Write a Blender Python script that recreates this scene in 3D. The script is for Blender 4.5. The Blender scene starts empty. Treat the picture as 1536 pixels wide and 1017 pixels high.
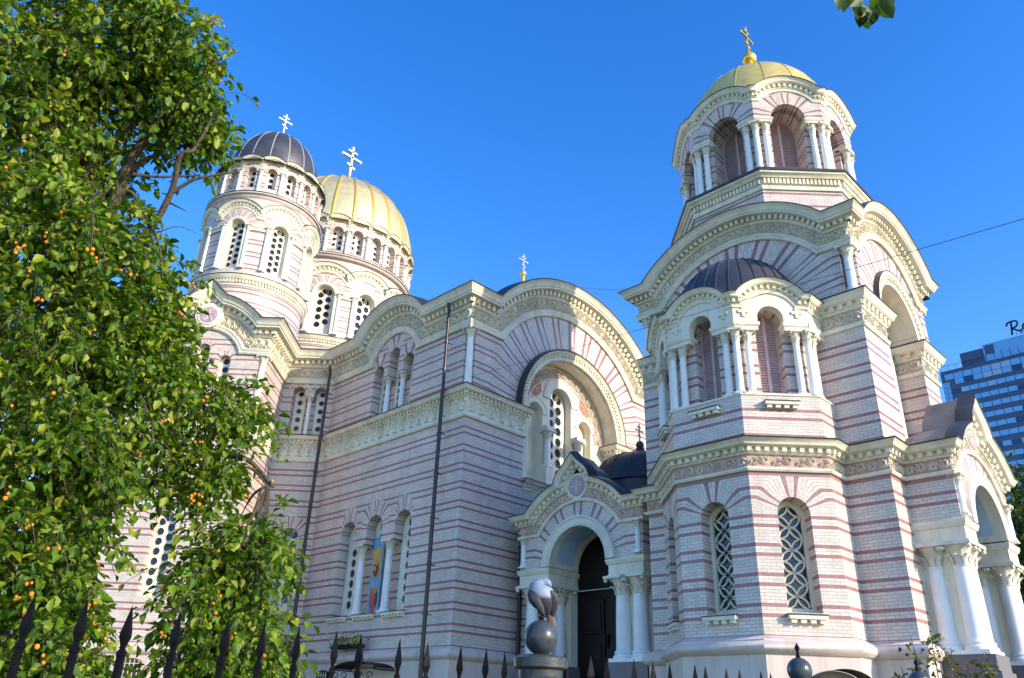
import bpy, bmesh, math, random
import numpy as np
from mathutils import Vector, Matrix
from mathutils.geometry import delaunay_2d_cdt
R = math.radians
rnd = random.Random(7)
scene = bpy.context.scene
COL = scene.collection

# ------------------------------------------------------------------ camera
cd = bpy.data.cameras.new('camera'); cam = bpy.data.objects.new('camera', cd); COL.objects.link(cam)
cd.sensor_width = 36.0; cd.lens = 27.872; cd.clip_start = 0.05; cd.clip_end = 5000
CR = Matrix(((0.700643, -0.334243, -0.630382), (-0.712667, -0.284837, -0.641072), (0.034718, 0.898415, -0.437773)))
cam.matrix_world = Matrix.Translation((0, 0, 1.6)) @ CR.to_4x4()
scene.camera = cam

# ------------------------------------------------------------------ light
SUN_AZ, SUN_EL = R(-80.0), R(21.0)          # direction towards the sun, measured from +x
w = bpy.data.worlds.new('World'); scene.world = w; w.use_nodes = True
nt = w.node_tree; nt.nodes.clear()
wo = nt.nodes.new('ShaderNodeOutputWorld'); bg = nt.nodes.new('ShaderNodeBackground')
sky = nt.nodes.new('ShaderNodeTexSky'); sky.sky_type = 'NISHITA'; sky.sun_disc = False
sky.sun_elevation = SUN_EL; sky.sun_rotation = R(90) - SUN_AZ
sky.air_density = 1.0; sky.dust_density = 0.3; sky.ozone_density = 2.0; sky.altitude = 100
hs = nt.nodes.new('ShaderNodeHueSaturation'); hs.inputs['Saturation'].default_value = 1.39; hs.inputs['Value'].default_value = 2.02; hs.inputs['Hue'].default_value = 0.515
bg.inputs['Strength'].default_value = 0.15
nt.links.new(sky.outputs[0], hs.inputs['Color']); nt.links.new(hs.outputs[0], bg.inputs[0]); nt.links.new(bg.outputs[0], wo.inputs[0])
sd = bpy.data.lights.new('sun', 'SUN'); sd.energy = 4.8; sd.angle = R(0.5); sd.color = (1.0, 0.87, 0.66)
so = bpy.data.objects.new('sun', sd); COL.objects.link(so)
sv = Vector((math.cos(SUN_EL)*math.cos(SUN_AZ), math.cos(SUN_EL)*math.sin(SUN_AZ), math.sin(SUN_EL)))
so.rotation_euler = sv.to_track_quat('Z', 'Y').to_euler(); so.location = (0, -30, 60)
scene.view_settings.view_transform = 'Standard'; scene.view_settings.look = 'None'
scene.view_settings.exposure = 0.40; scene.view_settings.gamma = 1.0

# ------------------------------------------------------------------ materials
def newmat(name):
    m = bpy.data.materials.new(name); m.use_nodes = True
    n = m.node_tree; b = n.nodes['Principled BSDF']
    return m, n, b
def nd(n, t, **k):
    x = n.nodes.new(t)
    for a, v in k.items(): setattr(x, a, v)
    return x
def math_(n, op, a, b=None, c=None):
    x = nd(n, 'ShaderNodeMath', operation=op)
    for i, v in enumerate((a, b, c)):
        if v is None: continue
        if isinstance(v, (int, float)): x.inputs[i].default_value = v
        else: n.links.new(v, x.inputs[i])
    return x.outputs[0]
def mixc(n, f, a, b, mode='MIX'):
    x = nd(n, 'ShaderNodeMix', data_type='RGBA', blend_type=mode)
    for i, v in ((0, f), (6, a), (7, b)):
        if isinstance(v, (int, float)): x.inputs[i].default_value = v
        elif isinstance(v, tuple): x.inputs[i].default_value = (*v, 1)
        else: n.links.new(v, x.inputs[i])
    return x.outputs[2]
def grime(n, tc, lo):
    """weather stains: tall narrow run marks and blotches"""
    mp = nd(n, 'ShaderNodeMapping'); mp.inputs['Scale'].default_value = (2.6, 2.6, 0.22); n.links.new(tc.outputs['Object'], mp.inputs[0])
    no = nd(n, 'ShaderNodeTexNoise'); no.inputs['Scale'].default_value = 1.0; no.inputs['Detail'].default_value = 8; no.inputs['Roughness'].default_value = 0.65
    n.links.new(mp.outputs[0], no.inputs['Vector'])
    r = nd(n, 'ShaderNodeValToRGB'); r.color_ramp.elements[0].position = .30; r.color_ramp.elements[1].position = .52
    r.color_ramp.elements[0].color = (lo*.98, lo*.95, lo*.9, 1); r.color_ramp.elements[1].color = (1, 1, 1, 1); n.links.new(no.outputs[0], r.inputs[0]); return r.outputs[0]
def plain(name, col, rough=0.6, metal=0.0, var=0.12, scale=2.0, bump=0.0, bscale=20, spec=0.4, coat=0.0, streak=False):
    m, n, b = newmat(name)
    tc = nd(n, 'ShaderNodeTexCoord'); no = nd(n, 'ShaderNodeTexNoise')
    no.inputs['Scale'].default_value = scale; no.inputs['Detail'].default_value = 6
    n.links.new(tc.outputs['Object'], no.inputs['Vector'])
    lo = tuple(c*(1-var) for c in col); hi = tuple(min(1, c*(1+var)) for c in col)
    ramp = math_(n, 'MULTIPLY_ADD', no.outputs[0], 2.2, -0.6); ramp.node.use_clamp = True
    c = mixc(n, ramp, lo, hi)
    if streak: c = mixc(n, 1.0, c, grime(n, tc, 0.80), 'MULTIPLY')
    n.links.new(c, b.inputs['Base Color'])
    b.inputs['Roughness'].default_value = rough; b.inputs['Metallic'].default_value = metal
    b.inputs['Specular IOR Level'].default_value = spec; b.inputs['Coat Weight'].default_value = coat
    if bump:
        n2 = nd(n, 'ShaderNodeTexNoise'); n2.inputs['Scale'].default_value = bscale; n2.inputs['Detail'].default_value = 4
        n.links.new(tc.outputs['Object'], n2.inputs['Vector'])
        bp = nd(n, 'ShaderNodeBump'); bp.inputs['Strength'].default_value = bump; bp.inputs['Distance'].default_value = 0.02
        n.links.new(n2.outputs[0], bp.inputs['Height']); n.links.new(bp.outputs[0], b.inputs['Normal'])
    return m
CB = 0.08; PER = 9*CB
def brickmat(name, white, pink, mortar):
    m, n, b = newmat(name)
    uv = nd(n, 'ShaderNodeUVMap'); sp = nd(n, 'ShaderNodeSeparateXYZ'); n.links.new(uv.outputs[0], sp.inputs[0])
    f = math_(n, 'MULTIPLY', math_(n, 'FRACT', math_(n, 'DIVIDE', sp.outputs[1], PER)), 9.0)
    s1 = math_(n, 'LESS_THAN', f, 1.0)
    s2 = math_(n, 'MULTIPLY', math_(n, 'GREATER_THAN', f, 3.0), math_(n, 'LESS_THAN', f, 4.0))
    mask = math_(n, 'ADD', s1, s2)
    base = mixc(n, mask, white, pink)
    br = nd(n, 'ShaderNodeTexBrick'); br.offset = 0.5
    br.inputs['Scale'].default_value = 1.0; br.inputs['Brick Width'].default_value = 0.235
    br.inputs['Row Height'].default_value = CB; br.inputs['Mortar Size'].default_value = 0.0045
    br.inputs['Mortar Smooth'].default_value = 0.2; br.inputs['Bias'].default_value = 0.0
    br.inputs['Color1'].default_value = (1, 1, 1, 1); br.inputs['Color2'].default_value = (0.82, 0.83, 0.85, 1)
    br.inputs['Mortar'].default_value = (*mortar, 1)
    n.links.new(uv.outputs[0], br.inputs['Vector'])
    tc = nd(n, 'ShaderNodeTexCoord'); no = nd(n, 'ShaderNodeTexNoise'); no.inputs['Scale'].default_value = 0.7; no.inputs['Detail'].default_value = 7
    n.links.new(tc.outputs['Object'], no.inputs['Vector'])
    g = math_(n, 'MULTIPLY_ADD', no.outputs[0], 0.35, 0.82)
    cc = nd(n, 'ShaderNodeCombineColor')
    for i in range(3): n.links.new(g, cc.inputs[i])
    c = mixc(n, 1.0, base, br.outputs[0], 'MULTIPLY'); c = mixc(n, 1.0, c, cc.outputs[0], 'MULTIPLY'); c = mixc(n, 1.0, c, grime(n, tc, 0.90), 'MULTIPLY')
    n.links.new(c, b.inputs['Base Color'])
    b.inputs['Roughness'].default_value = 0.42; b.inputs['Specular IOR Level'].default_value = 0.35
    bp = nd(n, 'ShaderNodeBump'); bp.inputs['Strength'].default_value = 0.5; bp.inputs['Distance'].default_value = 0.006; bp.invert = True
    n.links.new(br.outputs['Fac'], bp.inputs['Height']); n.links.new(bp.outputs[0], b.inputs['Normal'])
    return m
M = {}
M['brick'] = brickmat('striped_brick', (0.71, 0.62, 0.55), (0.39, 0.19, 0.195), (0.34, 0.34, 0.37))
M['cream'] = plain('cream_stone', (0.76, 0.70, 0.55), 0.6, var=0.13, scale=1.3, bump=0.2, bscale=9, streak=True)
M['ivory'] = plain('ivory_stone', (0.74, 0.69, 0.57), 0.55, var=0.1, scale=1.5, bump=0.1, bscale=9, streak=True)
M['ground2'] = plain('stone_ground', (0.47, 0.40, 0.37), 0.7, var=0.15, scale=3)
M['ground'] = plain('frieze_ground', (0.48, 0.29, 0.29), 0.7, var=0.15, scale=3)
M['white'] = plain('white_paint', (0.80, 0.80, 0.78), 0.35, var=0.06, scale=2.0, bump=0.08, bscale=6)
M['plinth'] = plain('pale_render', (0.62, 0.52, 0.47), 0.65, var=0.08, scale=0.8, bump=0.2, bscale=14, streak=True)
M['granite'] = plain('dark_granite', (0.16, 0.14, 0.15), 0.5, var=0.35, scale=40)
M['pinkstone'] = plain('pink_stone', (0.45, 0.29, 0.37), 0.6, var=0.1)
M['lead'] = plain('lead_sheet', (0.065, 0.066, 0.08), 0.42, metal=0.25, var=0.3, scale=1.2, bump=0.1, bscale=5)
M['slate'] = plain('zinc_roof', (0.20, 0.20, 0.215), 0.45, metal=0.3, var=0.25, scale=1.5, bump=0.15, bscale=5)
M['flash'] = plain('dark_flashing', (0.035, 0.033, 0.04), 0.4, var=0.2)
M['gold'] = plain('gilded_sheet', (0.88, 0.72, 0.35), 0.33, metal=0.6, var=0.12, scale=3, bump=0.25, bscale=3)
M['goldrib'] = plain('gilded_rib', (0.90, 0.56, 0.10), 0.33, metal=0.6, var=0.06)
M['goldpaint'] = plain('gold_paint', (0.62, 0.36, 0.05), 0.4, var=0.15)
M['pale_gold'] = plain('pale_gilding', (0.95, 0.82, 0.52), 0.25, metal=0.8, var=0.05)
M['iron'] = plain('black_iron', (0.005, 0.005, 0.0065), 0.5, var=0.3, scale=14, bump=0.15, bscale=60, spec=0.1)
M['leadrib'] = plain('pale_lead_rib', (0.34, 0.34, 0.33), 0.5, var=.1)
M['bronze'] = plain('dull_bronze', (0.55, 0.42, 0.18), 0.4, metal=.5)
M['pipe'] = plain('brown_pipe', (0.028, 0.020, 0.024), 0.3, var=0.25)
M['louver'] = plain('louver_wood', (0.56, 0.40, 0.39), 0.55, var=0.15, scale=4)
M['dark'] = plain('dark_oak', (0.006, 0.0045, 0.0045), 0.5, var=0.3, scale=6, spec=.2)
M['redwood'] = plain('red_wood', (0.16, 0.05, 0.03), 0.5)
M['blue'] = plain('blue_shaded_cream', (0.42, 0.55, 0.70), 0.6)  # cream portal soffit with its bluish shade put into the colour
M['ground_soil'] = plain('lawn', (0.05, 0.075, 0.02), 0.9, var=0.5, scale=3)
M['pave'] = plain('pavement_stone', (0.28, 0.26, 0.24), 0.8, var=0.2, scale=3)
M['bark'] = plain('bark', (0.075, 0.055, 0.04), 0.85, var=0.5, scale=9, bump=0.7, bscale=40)
M['fruit'] = plain('orange_fruit', (0.60, 0.21, 0.018), 0.5, var=0.5, scale=9)
M['rosewood'] = plain('rose_stem', (0.10, 0.10, 0.03), 0.6)
M['yellow'] = plain('yellow_flower', (0.65, 0.5, 0.03), 0.6, var=0.4, scale=30)
M['mosaic'] = plain('mosaic_gold', (0.55, 0.33, 0.06), 0.4, var=0.3, scale=14)
M['mosaic_red'] = plain('mosaic_red', (0.42, 0.17, 0.14), 0.5, var=0.3, scale=9)
M['icon_blue'] = plain('icon_blue', (0.12, 0.32, 0.52), 0.4, var=0.25, scale=5)
M['icon_red'] = plain('icon_red', (0.45, 0.09, 0.06), 0.4, var=0.3, scale=7)
M['icon_dark'] = plain('icon_dark', (0.09, 0.035, 0.035), 0.4, var=0.3, scale=9)
M['skin'] = plain('icon_skin', (0.40, 0.22, 0.12), 0.5)
def glassmat(name, col, rough=0.04):
    m, n, b = newmat(name)
    tc = nd(n, 'ShaderNodeTexCoord'); no = nd(n, 'ShaderNodeTexNoise'); no.inputs['Scale'].default_value = 1.1
    n.links.new(tc.outputs['Object'], no.inputs['Vector'])
    bp = nd(n, 'ShaderNodeBump'); bp.inputs['Strength'].default_value = 0.25; bp.inputs['Distance'].default_value = 0.05
    n.links.new(no.outputs[0], bp.inputs['Height']); n.links.new(bp.outputs[0], b.inputs['Normal'])
    b.inputs['Base Color'].default_value = (*col, 1); b.inputs['Roughness'].default_value = rough
    b.inputs['Specular IOR Level'].default_value = 0.5
    return m
M['glass'] = glassmat('window_glass', (0.012, 0.018, 0.03))
def leafmat(name, c0, c1, c2, trans=0.35):
    m, n, b = newmat(name)
    ge = nd(n, 'ShaderNodeNewGeometry'); rp = nd(n, 'ShaderNodeValToRGB')
    rp.color_ramp.elements[0].color = (*c0, 1); rp.color_ramp.elements[1].color = (*c2, 1)
    e = rp.color_ramp.elements.new(0.66); e.color = (*c1, 1)
    n.links.new(ge.outputs['Random Per Island'], rp.inputs[0])
    n.links.new(rp.outputs[0], b.inputs['Base Color']); b.inputs['Roughness'].default_value = 0.55
    tr = nd(n, 'ShaderNodeBsdfTranslucent'); mx = nd(n, 'ShaderNodeMixShader'); mx.inputs[0].default_value = trans
    gm = mixc(n, 1.0, rp.outputs[0], (1.6, 1.5, 0.5), 'MULTIPLY'); n.links.new(gm, tr.inputs[0])
    n.links.new(b.outputs[0], mx.inputs[1]); n.links.new(tr.outputs[0], mx.inputs[2])
    n.links.new(mx.outputs[0], n.nodes['Material Output'].inputs[0])
    return m
M['leaf'] = leafmat('fruit_tree_leaf', (0.032, 0.092, 0.005), (0.13, 0.255, 0.010), (0.40, 0.44, 0.045), .42)
M['leaf_dark'] = leafmat('shade_tree_leaf', (0.03, 0.075, 0.012), (0.06, 0.12, 0.015), (0.13, 0.19, 0.025))
M['leaf_rose'] = leafmat('rose_leaf', (0.07, 0.12, 0.02), (0.12, 0.15, 0.03), (0.26, 0.09, 0.04))
M['leaf_linden'] = leafmat('linden_leaf', (0.03, 0.075, 0.012), (0.06, 0.12, 0.02), (0.25, 0.28, 0.07))

# ------------------------------------------------------------------ mesh helpers
class MB:
    def __init__(s): s.v = []; s.f = []; s.uv = []; s.m = []; s.c = []
    def cut(s):                              # what follows becomes an object of its own
        if s.f and (not s.c or s.c[-1][0] != len(s.f)): s.c.append((len(s.f), len(s.v), len(s.uv)))
    def chunks(s):
        ends = [(0, 0, 0)]+[c for c in s.c if c[0] < len(s.f)]+[(len(s.f), len(s.v), len(s.uv))]
        for a, b in zip(ends, ends[1:]):
            q = MB(); q.v = s.v[a[1]:b[1]]; q.f = [tuple(i-a[1] for i in f) for f in s.f[a[0]:b[0]]]; q.m = s.m[a[0]:b[0]]; q.uv = s.uv[a[2]:b[2]]; yield q
    def face(s, pts, uv=None, m=0):
        i = len(s.v); s.v.extend(pts); n = len(pts); s.f.append(tuple(range(i, i+n))); s.m.append(m)
        s.uv.extend(uv if uv else [(0.0, 0.0)]*n)
    def grid(s, rows, uvrows=None, m=0, close=False):
        i = len(s.v); nr = len(rows); nc = len(rows[0])
        for r in rows: s.v.extend(r)
        for a in range(nr-1):
            for b in range(nc if close else nc-1):
                c = (b+1) % nc
                s.f.append((i+a*nc+b, i+a*nc+c, i+(a+1)*nc+c, i+(a+1)*nc+b)); s.m.append(m)
                if uvrows: s.uv.extend((uvrows[a][b], uvrows[a][c], uvrows[a+1][c], uvrows[a+1][b]))
                else: s.uv.extend([(0.0, 0.0)]*4)
    def box(s, a, b, m=0):
        x0, y0, z0 = a; x1, y1, z1 = b
        p = [(x0, y0, z0), (x1, y0, z0), (x1, y1, z0), (x0, y1, z0), (x0, y0, z1), (x1, y0, z1), (x1, y1, z1), (x0, y1, z1)]
        for q in ((0, 3, 2, 1), (4, 5, 6, 7), (0, 1, 5, 4), (1, 2, 6, 5), (2, 3, 7, 6), (3, 0, 4, 7)): s.face([p[k] for k in q], m=m)
    def hexa(s, p, m=0):
        for q in ((0, 3, 2, 1), (4, 5, 6, 7), (0, 1, 5, 4), (1, 2, 6, 5), (2, 3, 7, 6), (3, 0, 4, 7)): s.face([p[k] for k in q], m=m)
    def fbox(s, fr, u0, u1, z0, z1, d0, d1, m=0):
        P = fr.pt
        s.hexa([P(u0, z0, d0), P(u1, z0, d0), P(u1, z0, d1), P(u0, z0, d1), P(u0, z1, d0), P(u1, z1, d0), P(u1, z1, d1), P(u0, z1, d1)], m)
    def lathe(s, c, prof, n=24, a0=0.0, a1=2*math.pi, m=0):
        full = abs(a1-a0-2*math.pi) < 1e-6; k = n if full else n+1
        rows = [[(c[0]+r*math.cos(a0+(a1-a0)*i/n), c[1]+r*math.sin(a0+(a1-a0)*i/n), c[2]+z) for i in range(k)] for r, z in prof]
        s.grid(rows, m=m, close=full)
    def tube(s, pts, rad, n=6, m=0, cap=True):
        pts = [Vector(p) for p in pts]; N = len(pts); rows = []
        up = Vector((0, 0, 1))
        for i in range(N):
            t = (pts[min(i+1, N-1)]-pts[max(i-1, 0)]).normalized()
            if abs(t.dot(up)) > 0.95: ref = Vector((1, 0, 0))
            else: ref = up
            if i and abs(prevx.dot(t)) < 0.95: x = (prevx - t*prevx.dot(t)).normalized()
            else: x = t.cross(ref).normalized()
            prevx = x; y = t.cross(x)
            r = rad[i] if isinstance(rad, (list, tuple)) else rad
            rows.append([tuple(pts[i]+x*(r*math.cos(2*math.pi*k/n))+y*(r*math.sin(2*math.pi*k/n))) for k in range(n)])
        s.grid(rows, m=m, close=True)
        if cap: s.face(rows[0][::-1], m=m); s.face(rows[-1], m=m)
    def sphere(s, c, r, n=14, m=0, sz=1.0):
        prof = [(max(1e-4, r*math.sin(math.pi*i/(n//2+1))), -r*sz*math.cos(math.pi*i/(n//2+1))) for i in range(n//2+2)]
        s.lathe(c, prof, n, m=m)
    def mesh(s, name, mats, smooth=None):
        me = bpy.data.meshes.new(name); me.from_pydata(s.v, [], s.f)
        for mm in mats: me.materials.append(mm)
        if len(mats) > 1: me.polygons.foreach_set('material_index', s.m)
        ul = me.uv_layers.new(name='UVMap'); ul.data.foreach_set('uv', [c for q in s.uv for c in q])
        if smooth is not None:
            bm = bmesh.new(); bm.from_mesh(me); bmesh.ops.remove_doubles(bm, verts=bm.verts, dist=2e-4); bm.to_mesh(me); bm.free()
            me.polygons.foreach_set('use_smooth', [True]*len(me.polygons)); me.set_sharp_from_angle(angle=R(smooth))
        me.update(); return me
    def build(s, name, mats, parent=None, smooth=None, label=None):
        if not isinstance(mats, (list, tuple)): mats = [mats]
        if s.c:
            for q in s.chunks(): o = q.build(name, mats, parent, smooth, label)
            return o
        o = bpy.data.objects.new(name, s.mesh(name, mats, smooth)); COL.objects.link(o)
        if parent: o.parent = parent
        if label: o['label'] = label
        return o
def empty(name, loc=(0, 0, 0)):
    o = bpy.data.objects.new(name, None); o.empty_display_size = 0.3; o.location = loc; COL.objects.link(o); return o
def tag(o, label=None, cat=None, group=None, kind=None):
    if label: o['label'] = label
    if cat: o['category'] = cat
    if group: o['group'] = group
    if kind: o['kind'] = kind
    return o
def inst(o, loc, parent, scale=None):
    c = o.copy(); COL.objects.link(c); c.location = loc; c.parent = parent
    if scale: c.scale = scale
    return c

class Fr:                                   # flat wall frame: u along the wall (left to right from outside), z up, depth outwards
    def __init__(s, o, d):
        l = math.hypot(*d); s.o = o; s.d = (d[0]/l, d[1]/l); s.n = (s.d[1], -s.d[0])
    def pt(s, u, z, dep=0.0): return (s.o[0]+s.d[0]*u+s.n[0]*dep, s.o[1]+s.d[1]*u+s.n[1]*dep, z)
    def off(s, dep): return Fr((s.o[0]+s.n[0]*dep, s.o[1]+s.n[1]*dep), s.d)
    flat = True
def seg(p, q):
    f = Fr(p, (q[0]-p[0], q[1]-p[1])); f.L = math.hypot(q[0]-p[0], q[1]-p[1]); return f
class Cyl:
    flat = False
    def __init__(s, c, r): s.c = c; s.r = r
    def pt(s, u, z, dep=0.0):
        a = u/s.r; r = s.r+dep; return (s.c[0]+r*math.cos(a), s.c[1]+r*math.sin(a), z)
    def off(s, dep): 
        return CylOff(s, dep)
class CylOff(Cyl):
    def __init__(s, b, dep): s.b = b; s.r = b.r; s.c = b.c; s.dep = dep
    def pt(s, u, z, dep=0.0): return s.b.pt(u, z, dep+s.dep)
def turn_k(a, b, c):
    d1 = (b[0]-a[0], b[1]-a[1]); d2 = (c[0]-b[0], c[1]-b[1])
    return math.tan(math.atan2(d1[0]*d2[1]-d1[1]*d2[0], d1[0]*d2[0]+d1[1]*d2[1])/2)
def run(pts, closed=False):
    out = []; n = len(pts)
    for i in range(n if closed else n-1):
        p, q = pts[i], pts[(i+1) % n]
        k0 = turn_k(pts[i-1], p, q) if (closed or i > 0) else 0.0
        k1 = turn_k(p, q, pts[(i+2) % n]) if (closed or i < n-2) else 0.0
        out.append((seg(p, q), k0, k1))
    return out

# paths p(t, d): polyline in (u, z) for height offset t and projection d
def hpath(u0, u1, zb, k0=0, k1=0, step=None):
    def p(t, d=0.0):
        a, b = u0-k0*d, u1+k1*d
        n = max(1, int((u1-u0)/step)) if step else 1
        return [(a+(b-a)*i/n, zb+t) for i in range(n+1)]
    return p
def apath(u0, u1, zb, uc, zc, r, k0=0, k1=0, n=32, flats=True):
    def p(t, d=0.0):
        rr = r+t; h = min(zb+t-zc, rr*0.999); a0 = math.asin(h/rr)
        arc = [(uc+rr*math.cos(math.pi-a0-(math.pi-2*a0)*i/n), zc+rr*math.sin(math.pi-a0-(math.pi-2*a0)*i/n)) for i in range(n+1)]
        if not flats: return arc
        a, b = min(u0-k0*d, arc[0][0]), max(u1+k1*d, arc[-1][0])
        return [(a, zb+t)]+arc+[(b, zb+t)]
    return p
def opath(u0, u1, zb, uc, zc, r, z2, b=0.0, k0=0, k1=0, n=14, tip=42):
    def p(t, d=0.0):
        r1, r2 = r+t, b+t
        zi = (r1*r1-r2*r2-zc*zc+z2*z2)/(2*(z2-zc)); h = zb+t-zc
        a0 = math.asin(min(.999, h/r1)); ai = math.asin(max(-1, min(1, (zi-zc)/r1))); bi = math.asin(max(-1, min(1, (zi-z2)/r2)))
        bt = R(90-tip); L = []
        for i in range(n+1): a = a0+(ai-a0)*i/n; L.append((-r1*math.cos(a), zc+r1*math.sin(a)))
        for i in range(1, n+1): a = bi+(bt-bi)*i/n; L.append((-r2*math.cos(a), z2+r2*math.sin(a)))
        top = z2+r2/math.cos(R(tip)); e = L[-1]
        L.append((e[0]*0.45, e[1]+(top-e[1])*0.48)); Rr = [(-x, z) for x, z in L[::-1]]
        pts = [(uc+x, z) for x, z in L+[(0.0, top)]+Rr]
        return [(min(u0-k0*d, pts[0][0]), zb+t)]+pts+[(max(u1+k1*d, pts[-1][0]), zb+t)]
    return p
def semi(uc, zc, r, n=32, legs=0.0):
    def p(t, d=0.0):
        a = [(uc-(r+t)*math.cos(math.pi*i/n), zc+(r+t)*math.sin(math.pi*i/n)) for i in range(n+1)]
        if legs: a = [(uc-r-t, zc-legs)]+a+[(uc+r+t, zc-legs)]
        return a
    return p
def sweep(mb, fr, path, prof, m=0, d0=0.0):
    rows = [[fr.pt(u, z, d0+d) for u, z in path(t, d0+d)] for t, d in prof]
    mb.grid(rows, m=m)
def arclen(pl):
    s = [0.0]
    for a, b in zip(pl, pl[1:]): s.append(s[-1]+math.hypot(b[0]-a[0], b[1]-a[1]))
    return s
class Walk:
    def __init__(s, pl): s.pl = pl; s.s = arclen(pl); s.L = s.s[-1]
    def at(s, x):
        x = max(0, min(s.L, x)); i = 0
        lo, hi = 0, len(s.s)-1
        while hi-lo > 1:
            mid = (lo+hi)//2
            if s.s[mid] <= x: lo = mid
            else: hi = mid
        a, b = s.pl[lo], s.pl[hi]; l = max(1e-9, s.s[hi]-s.s[lo]); k = (x-s.s[lo])/l
        t = ((b[0]-a[0])/l, (b[1]-a[1])/l)
        return (a[0]+(b[0]-a[0])*k, a[1]+(b[1]-a[1])*k), t, (-t[1], t[0])
def dentils(mb, fr, path, t0, t1, d0, d1, sp, fill=0.55, m=0, taper=0.0):
    w_ = Walk(path(t0, d1)); n = max(1, int(round(w_.L/sp))); sp = w_.L/n; hw = sp*fill/2
    for i in range(n):
        (u, z), t, nn = w_.at((i+.5)*sp); q = []
        for dd, ht in ((d0, 0), (d1, 0)):
            pass
        def C_(a, h, d): return fr.pt(u+t[0]*a+nn[0]*h, z+t[1]*a+nn[1]*h, d)
        h = t1-t0; dl = d1-taper
        mb.hexa([C_(-hw, 0, d0), C_(hw, 0, d0), C_(hw, 0, dl), C_(-hw, 0, dl), C_(-hw, h, d0), C_(hw, h, d0), C_(hw, h, d1), C_(-hw, h, d1)], m)
def ribbon(mb, P, pts, wd, d, h, m=0):
    """raised ribbon with a ridge following (s, t) points; P(s, t, depth) -> 3D"""
    L = []; N = len(pts)
    for i in range(N):
        a = pts[max(0, i-1)]; b = pts[min(N-1, i+1)]; l = math.hypot(b[0]-a[0], b[1]-a[1]) or 1e-6
        nx, ny = -(b[1]-a[1])/l, (b[0]-a[0])/l; k = wd*(0.55 if i in (0, N-1) else 1.0)
        x, y = pts[i]
        L.append([P(x-nx*k, y-ny*k, d), P(x, y, d+h), P(x+nx*k, y+ny*k, d)])
    mb.grid([list(r) for r in zip(*L)], m=m)
def walkP(fr, path, t0, t1, d):
    w_ = Walk(path((t0+t1)/2, d)); mid = (t0+t1)/2
    def P(s, t, dep):
        (u, z), tg, nn = w_.at(s); return fr.pt(u+nn[0]*(t-mid), z+nn[1]*(t-mid), dep)
    return w_.L, P
def vine(mb, fr, path, t0, t1, d, unit=None, m=0, fine=True):
    L, P = walkP(fr, path, t0, t1, d); H = t1-t0; unit = unit or H*1.35; n = max(1, int(round(L/unit))); un = L/n
    mid = (t0+t1)/2; wd = H*0.075; hh = H*0.17
    N = 10 if fine else 6
    wave = [(un*i/N*1.0, mid+0.30*H*math.sin(math.pi*i/N)) for i in range(N+1)]
    for k in range(n):
        sg = 1 if k % 2 == 0 else -1
        ribbon(mb, P, [(k*un+x, mid+sg*(y-mid)) for x, y in wave], wd, d, hh, m)
        cx, cy = (k+.5)*un, mid-sg*0.06*H
        sp = []
        for i in range(13 if fine else 8):
            q = i/(12 if fine else 7); a = math.pi*(1.0-2.6*q); rr = 0.36*H*(1-0.62*q)
            sp.append((cx+rr*math.cos(a)*1.05, cy-sg*rr*math.sin(a)*0.85))
        ribbon(mb, P, sp, wd, d, hh, m)
        for lx, ly in ((-.30, -.34), (.32, -.30), (0.06, -.42)):
            ribbon(mb, P, [(cx+lx*H*.5, cy+sg*ly*H*.4), (cx+lx*H*.9, cy+sg*ly*H*.75), (cx+lx*H*1.25, cy+sg*ly*H*.95)], wd*1.3, d, hh, m)
def palmettes(mb, fr, path, t0, t1, d, unit, m=0):
    L, P = walkP(fr, path, t0, t1, d); H = t1-t0; n = max(1, int(round(L/unit))); un = L/n; wd = H*.045
    for k in range(n):
        c = (k+.5)*un
        ribbon(mb, P, [(c-un*.5, t1-H*.42), (c-un*.32, t1-H*.12), (c, t1-H*.03), (c+un*.32, t1-H*.12), (c+un*.5, t1-H*.42)], wd*1.2, d, .06, m)
        ribbon(mb, P, [(c, t1-H*.1), (c, t0+H*.02)], wd*1.4, d, .08, m)
        for sg in (-1, 1):
            ribbon(mb, P, [(c, t0+H*.25), (c+sg*un*.16, t0+H*.42), (c+sg*un*.2, t0+H*.62)], wd*1.3, d, .075, m)
            ribbon(mb, P, [(c, t0+H*.05), (c+sg*un*.14, t0+H*.12), (c+sg*un*.24, t0+H*.02)], wd*1.3, d, .07, m)
            ribbon(mb, P, [(c, t0+H*.5), (c+sg*un*.1, t0+H*.72), (c+sg*un*.22, t0+H*.8)], wd*1.2, d, .07, m)
        ribbon(mb, P, [(c-un*.5, t1-H*.42), (c-un*.5, t0+H*.3)], wd*.7, d, .03, m)

# ------------------------------------------------------------------ brick walls with arched openings
def vring(op, ph):
    r2, zp = op['r2'], op['zp']; s0 = R(50)
    if 'n' in op:                            # evenly spread stripe pairs, n of them from springing to crown
        b0 = round((zp-ph)/PER)*PER+2*CB
        return lambda th: b0+op['n']*PER*(min(th, math.pi-th)/(math.pi/2))
    base = zp-ph; lin = r2*math.cos(s0)*(math.pi/2-s0); nat = base+r2*math.sin(s0)+lin
    k = max(round((nat-2*CB)/PER), math.ceil((base+r2*math.sin(s0)-2*CB+.05)/PER)); sc = (k*PER+2*CB-base-r2*math.sin(s0))/lin
    def v(th):
        s = min(th, math.pi-th)
        return base+(r2*math.sin(s) if s < s0 else r2*math.sin(s0)+sc*r2*math.cos(s0)*(s-s0))
    return v
def op_(uc, r, zs, zp, r2=None, w=None): return dict(uc=uc, r=r, zs=zs, zp=zp, r2=r2 or r+.6, w=w or (r2 or r+.6))
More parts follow.
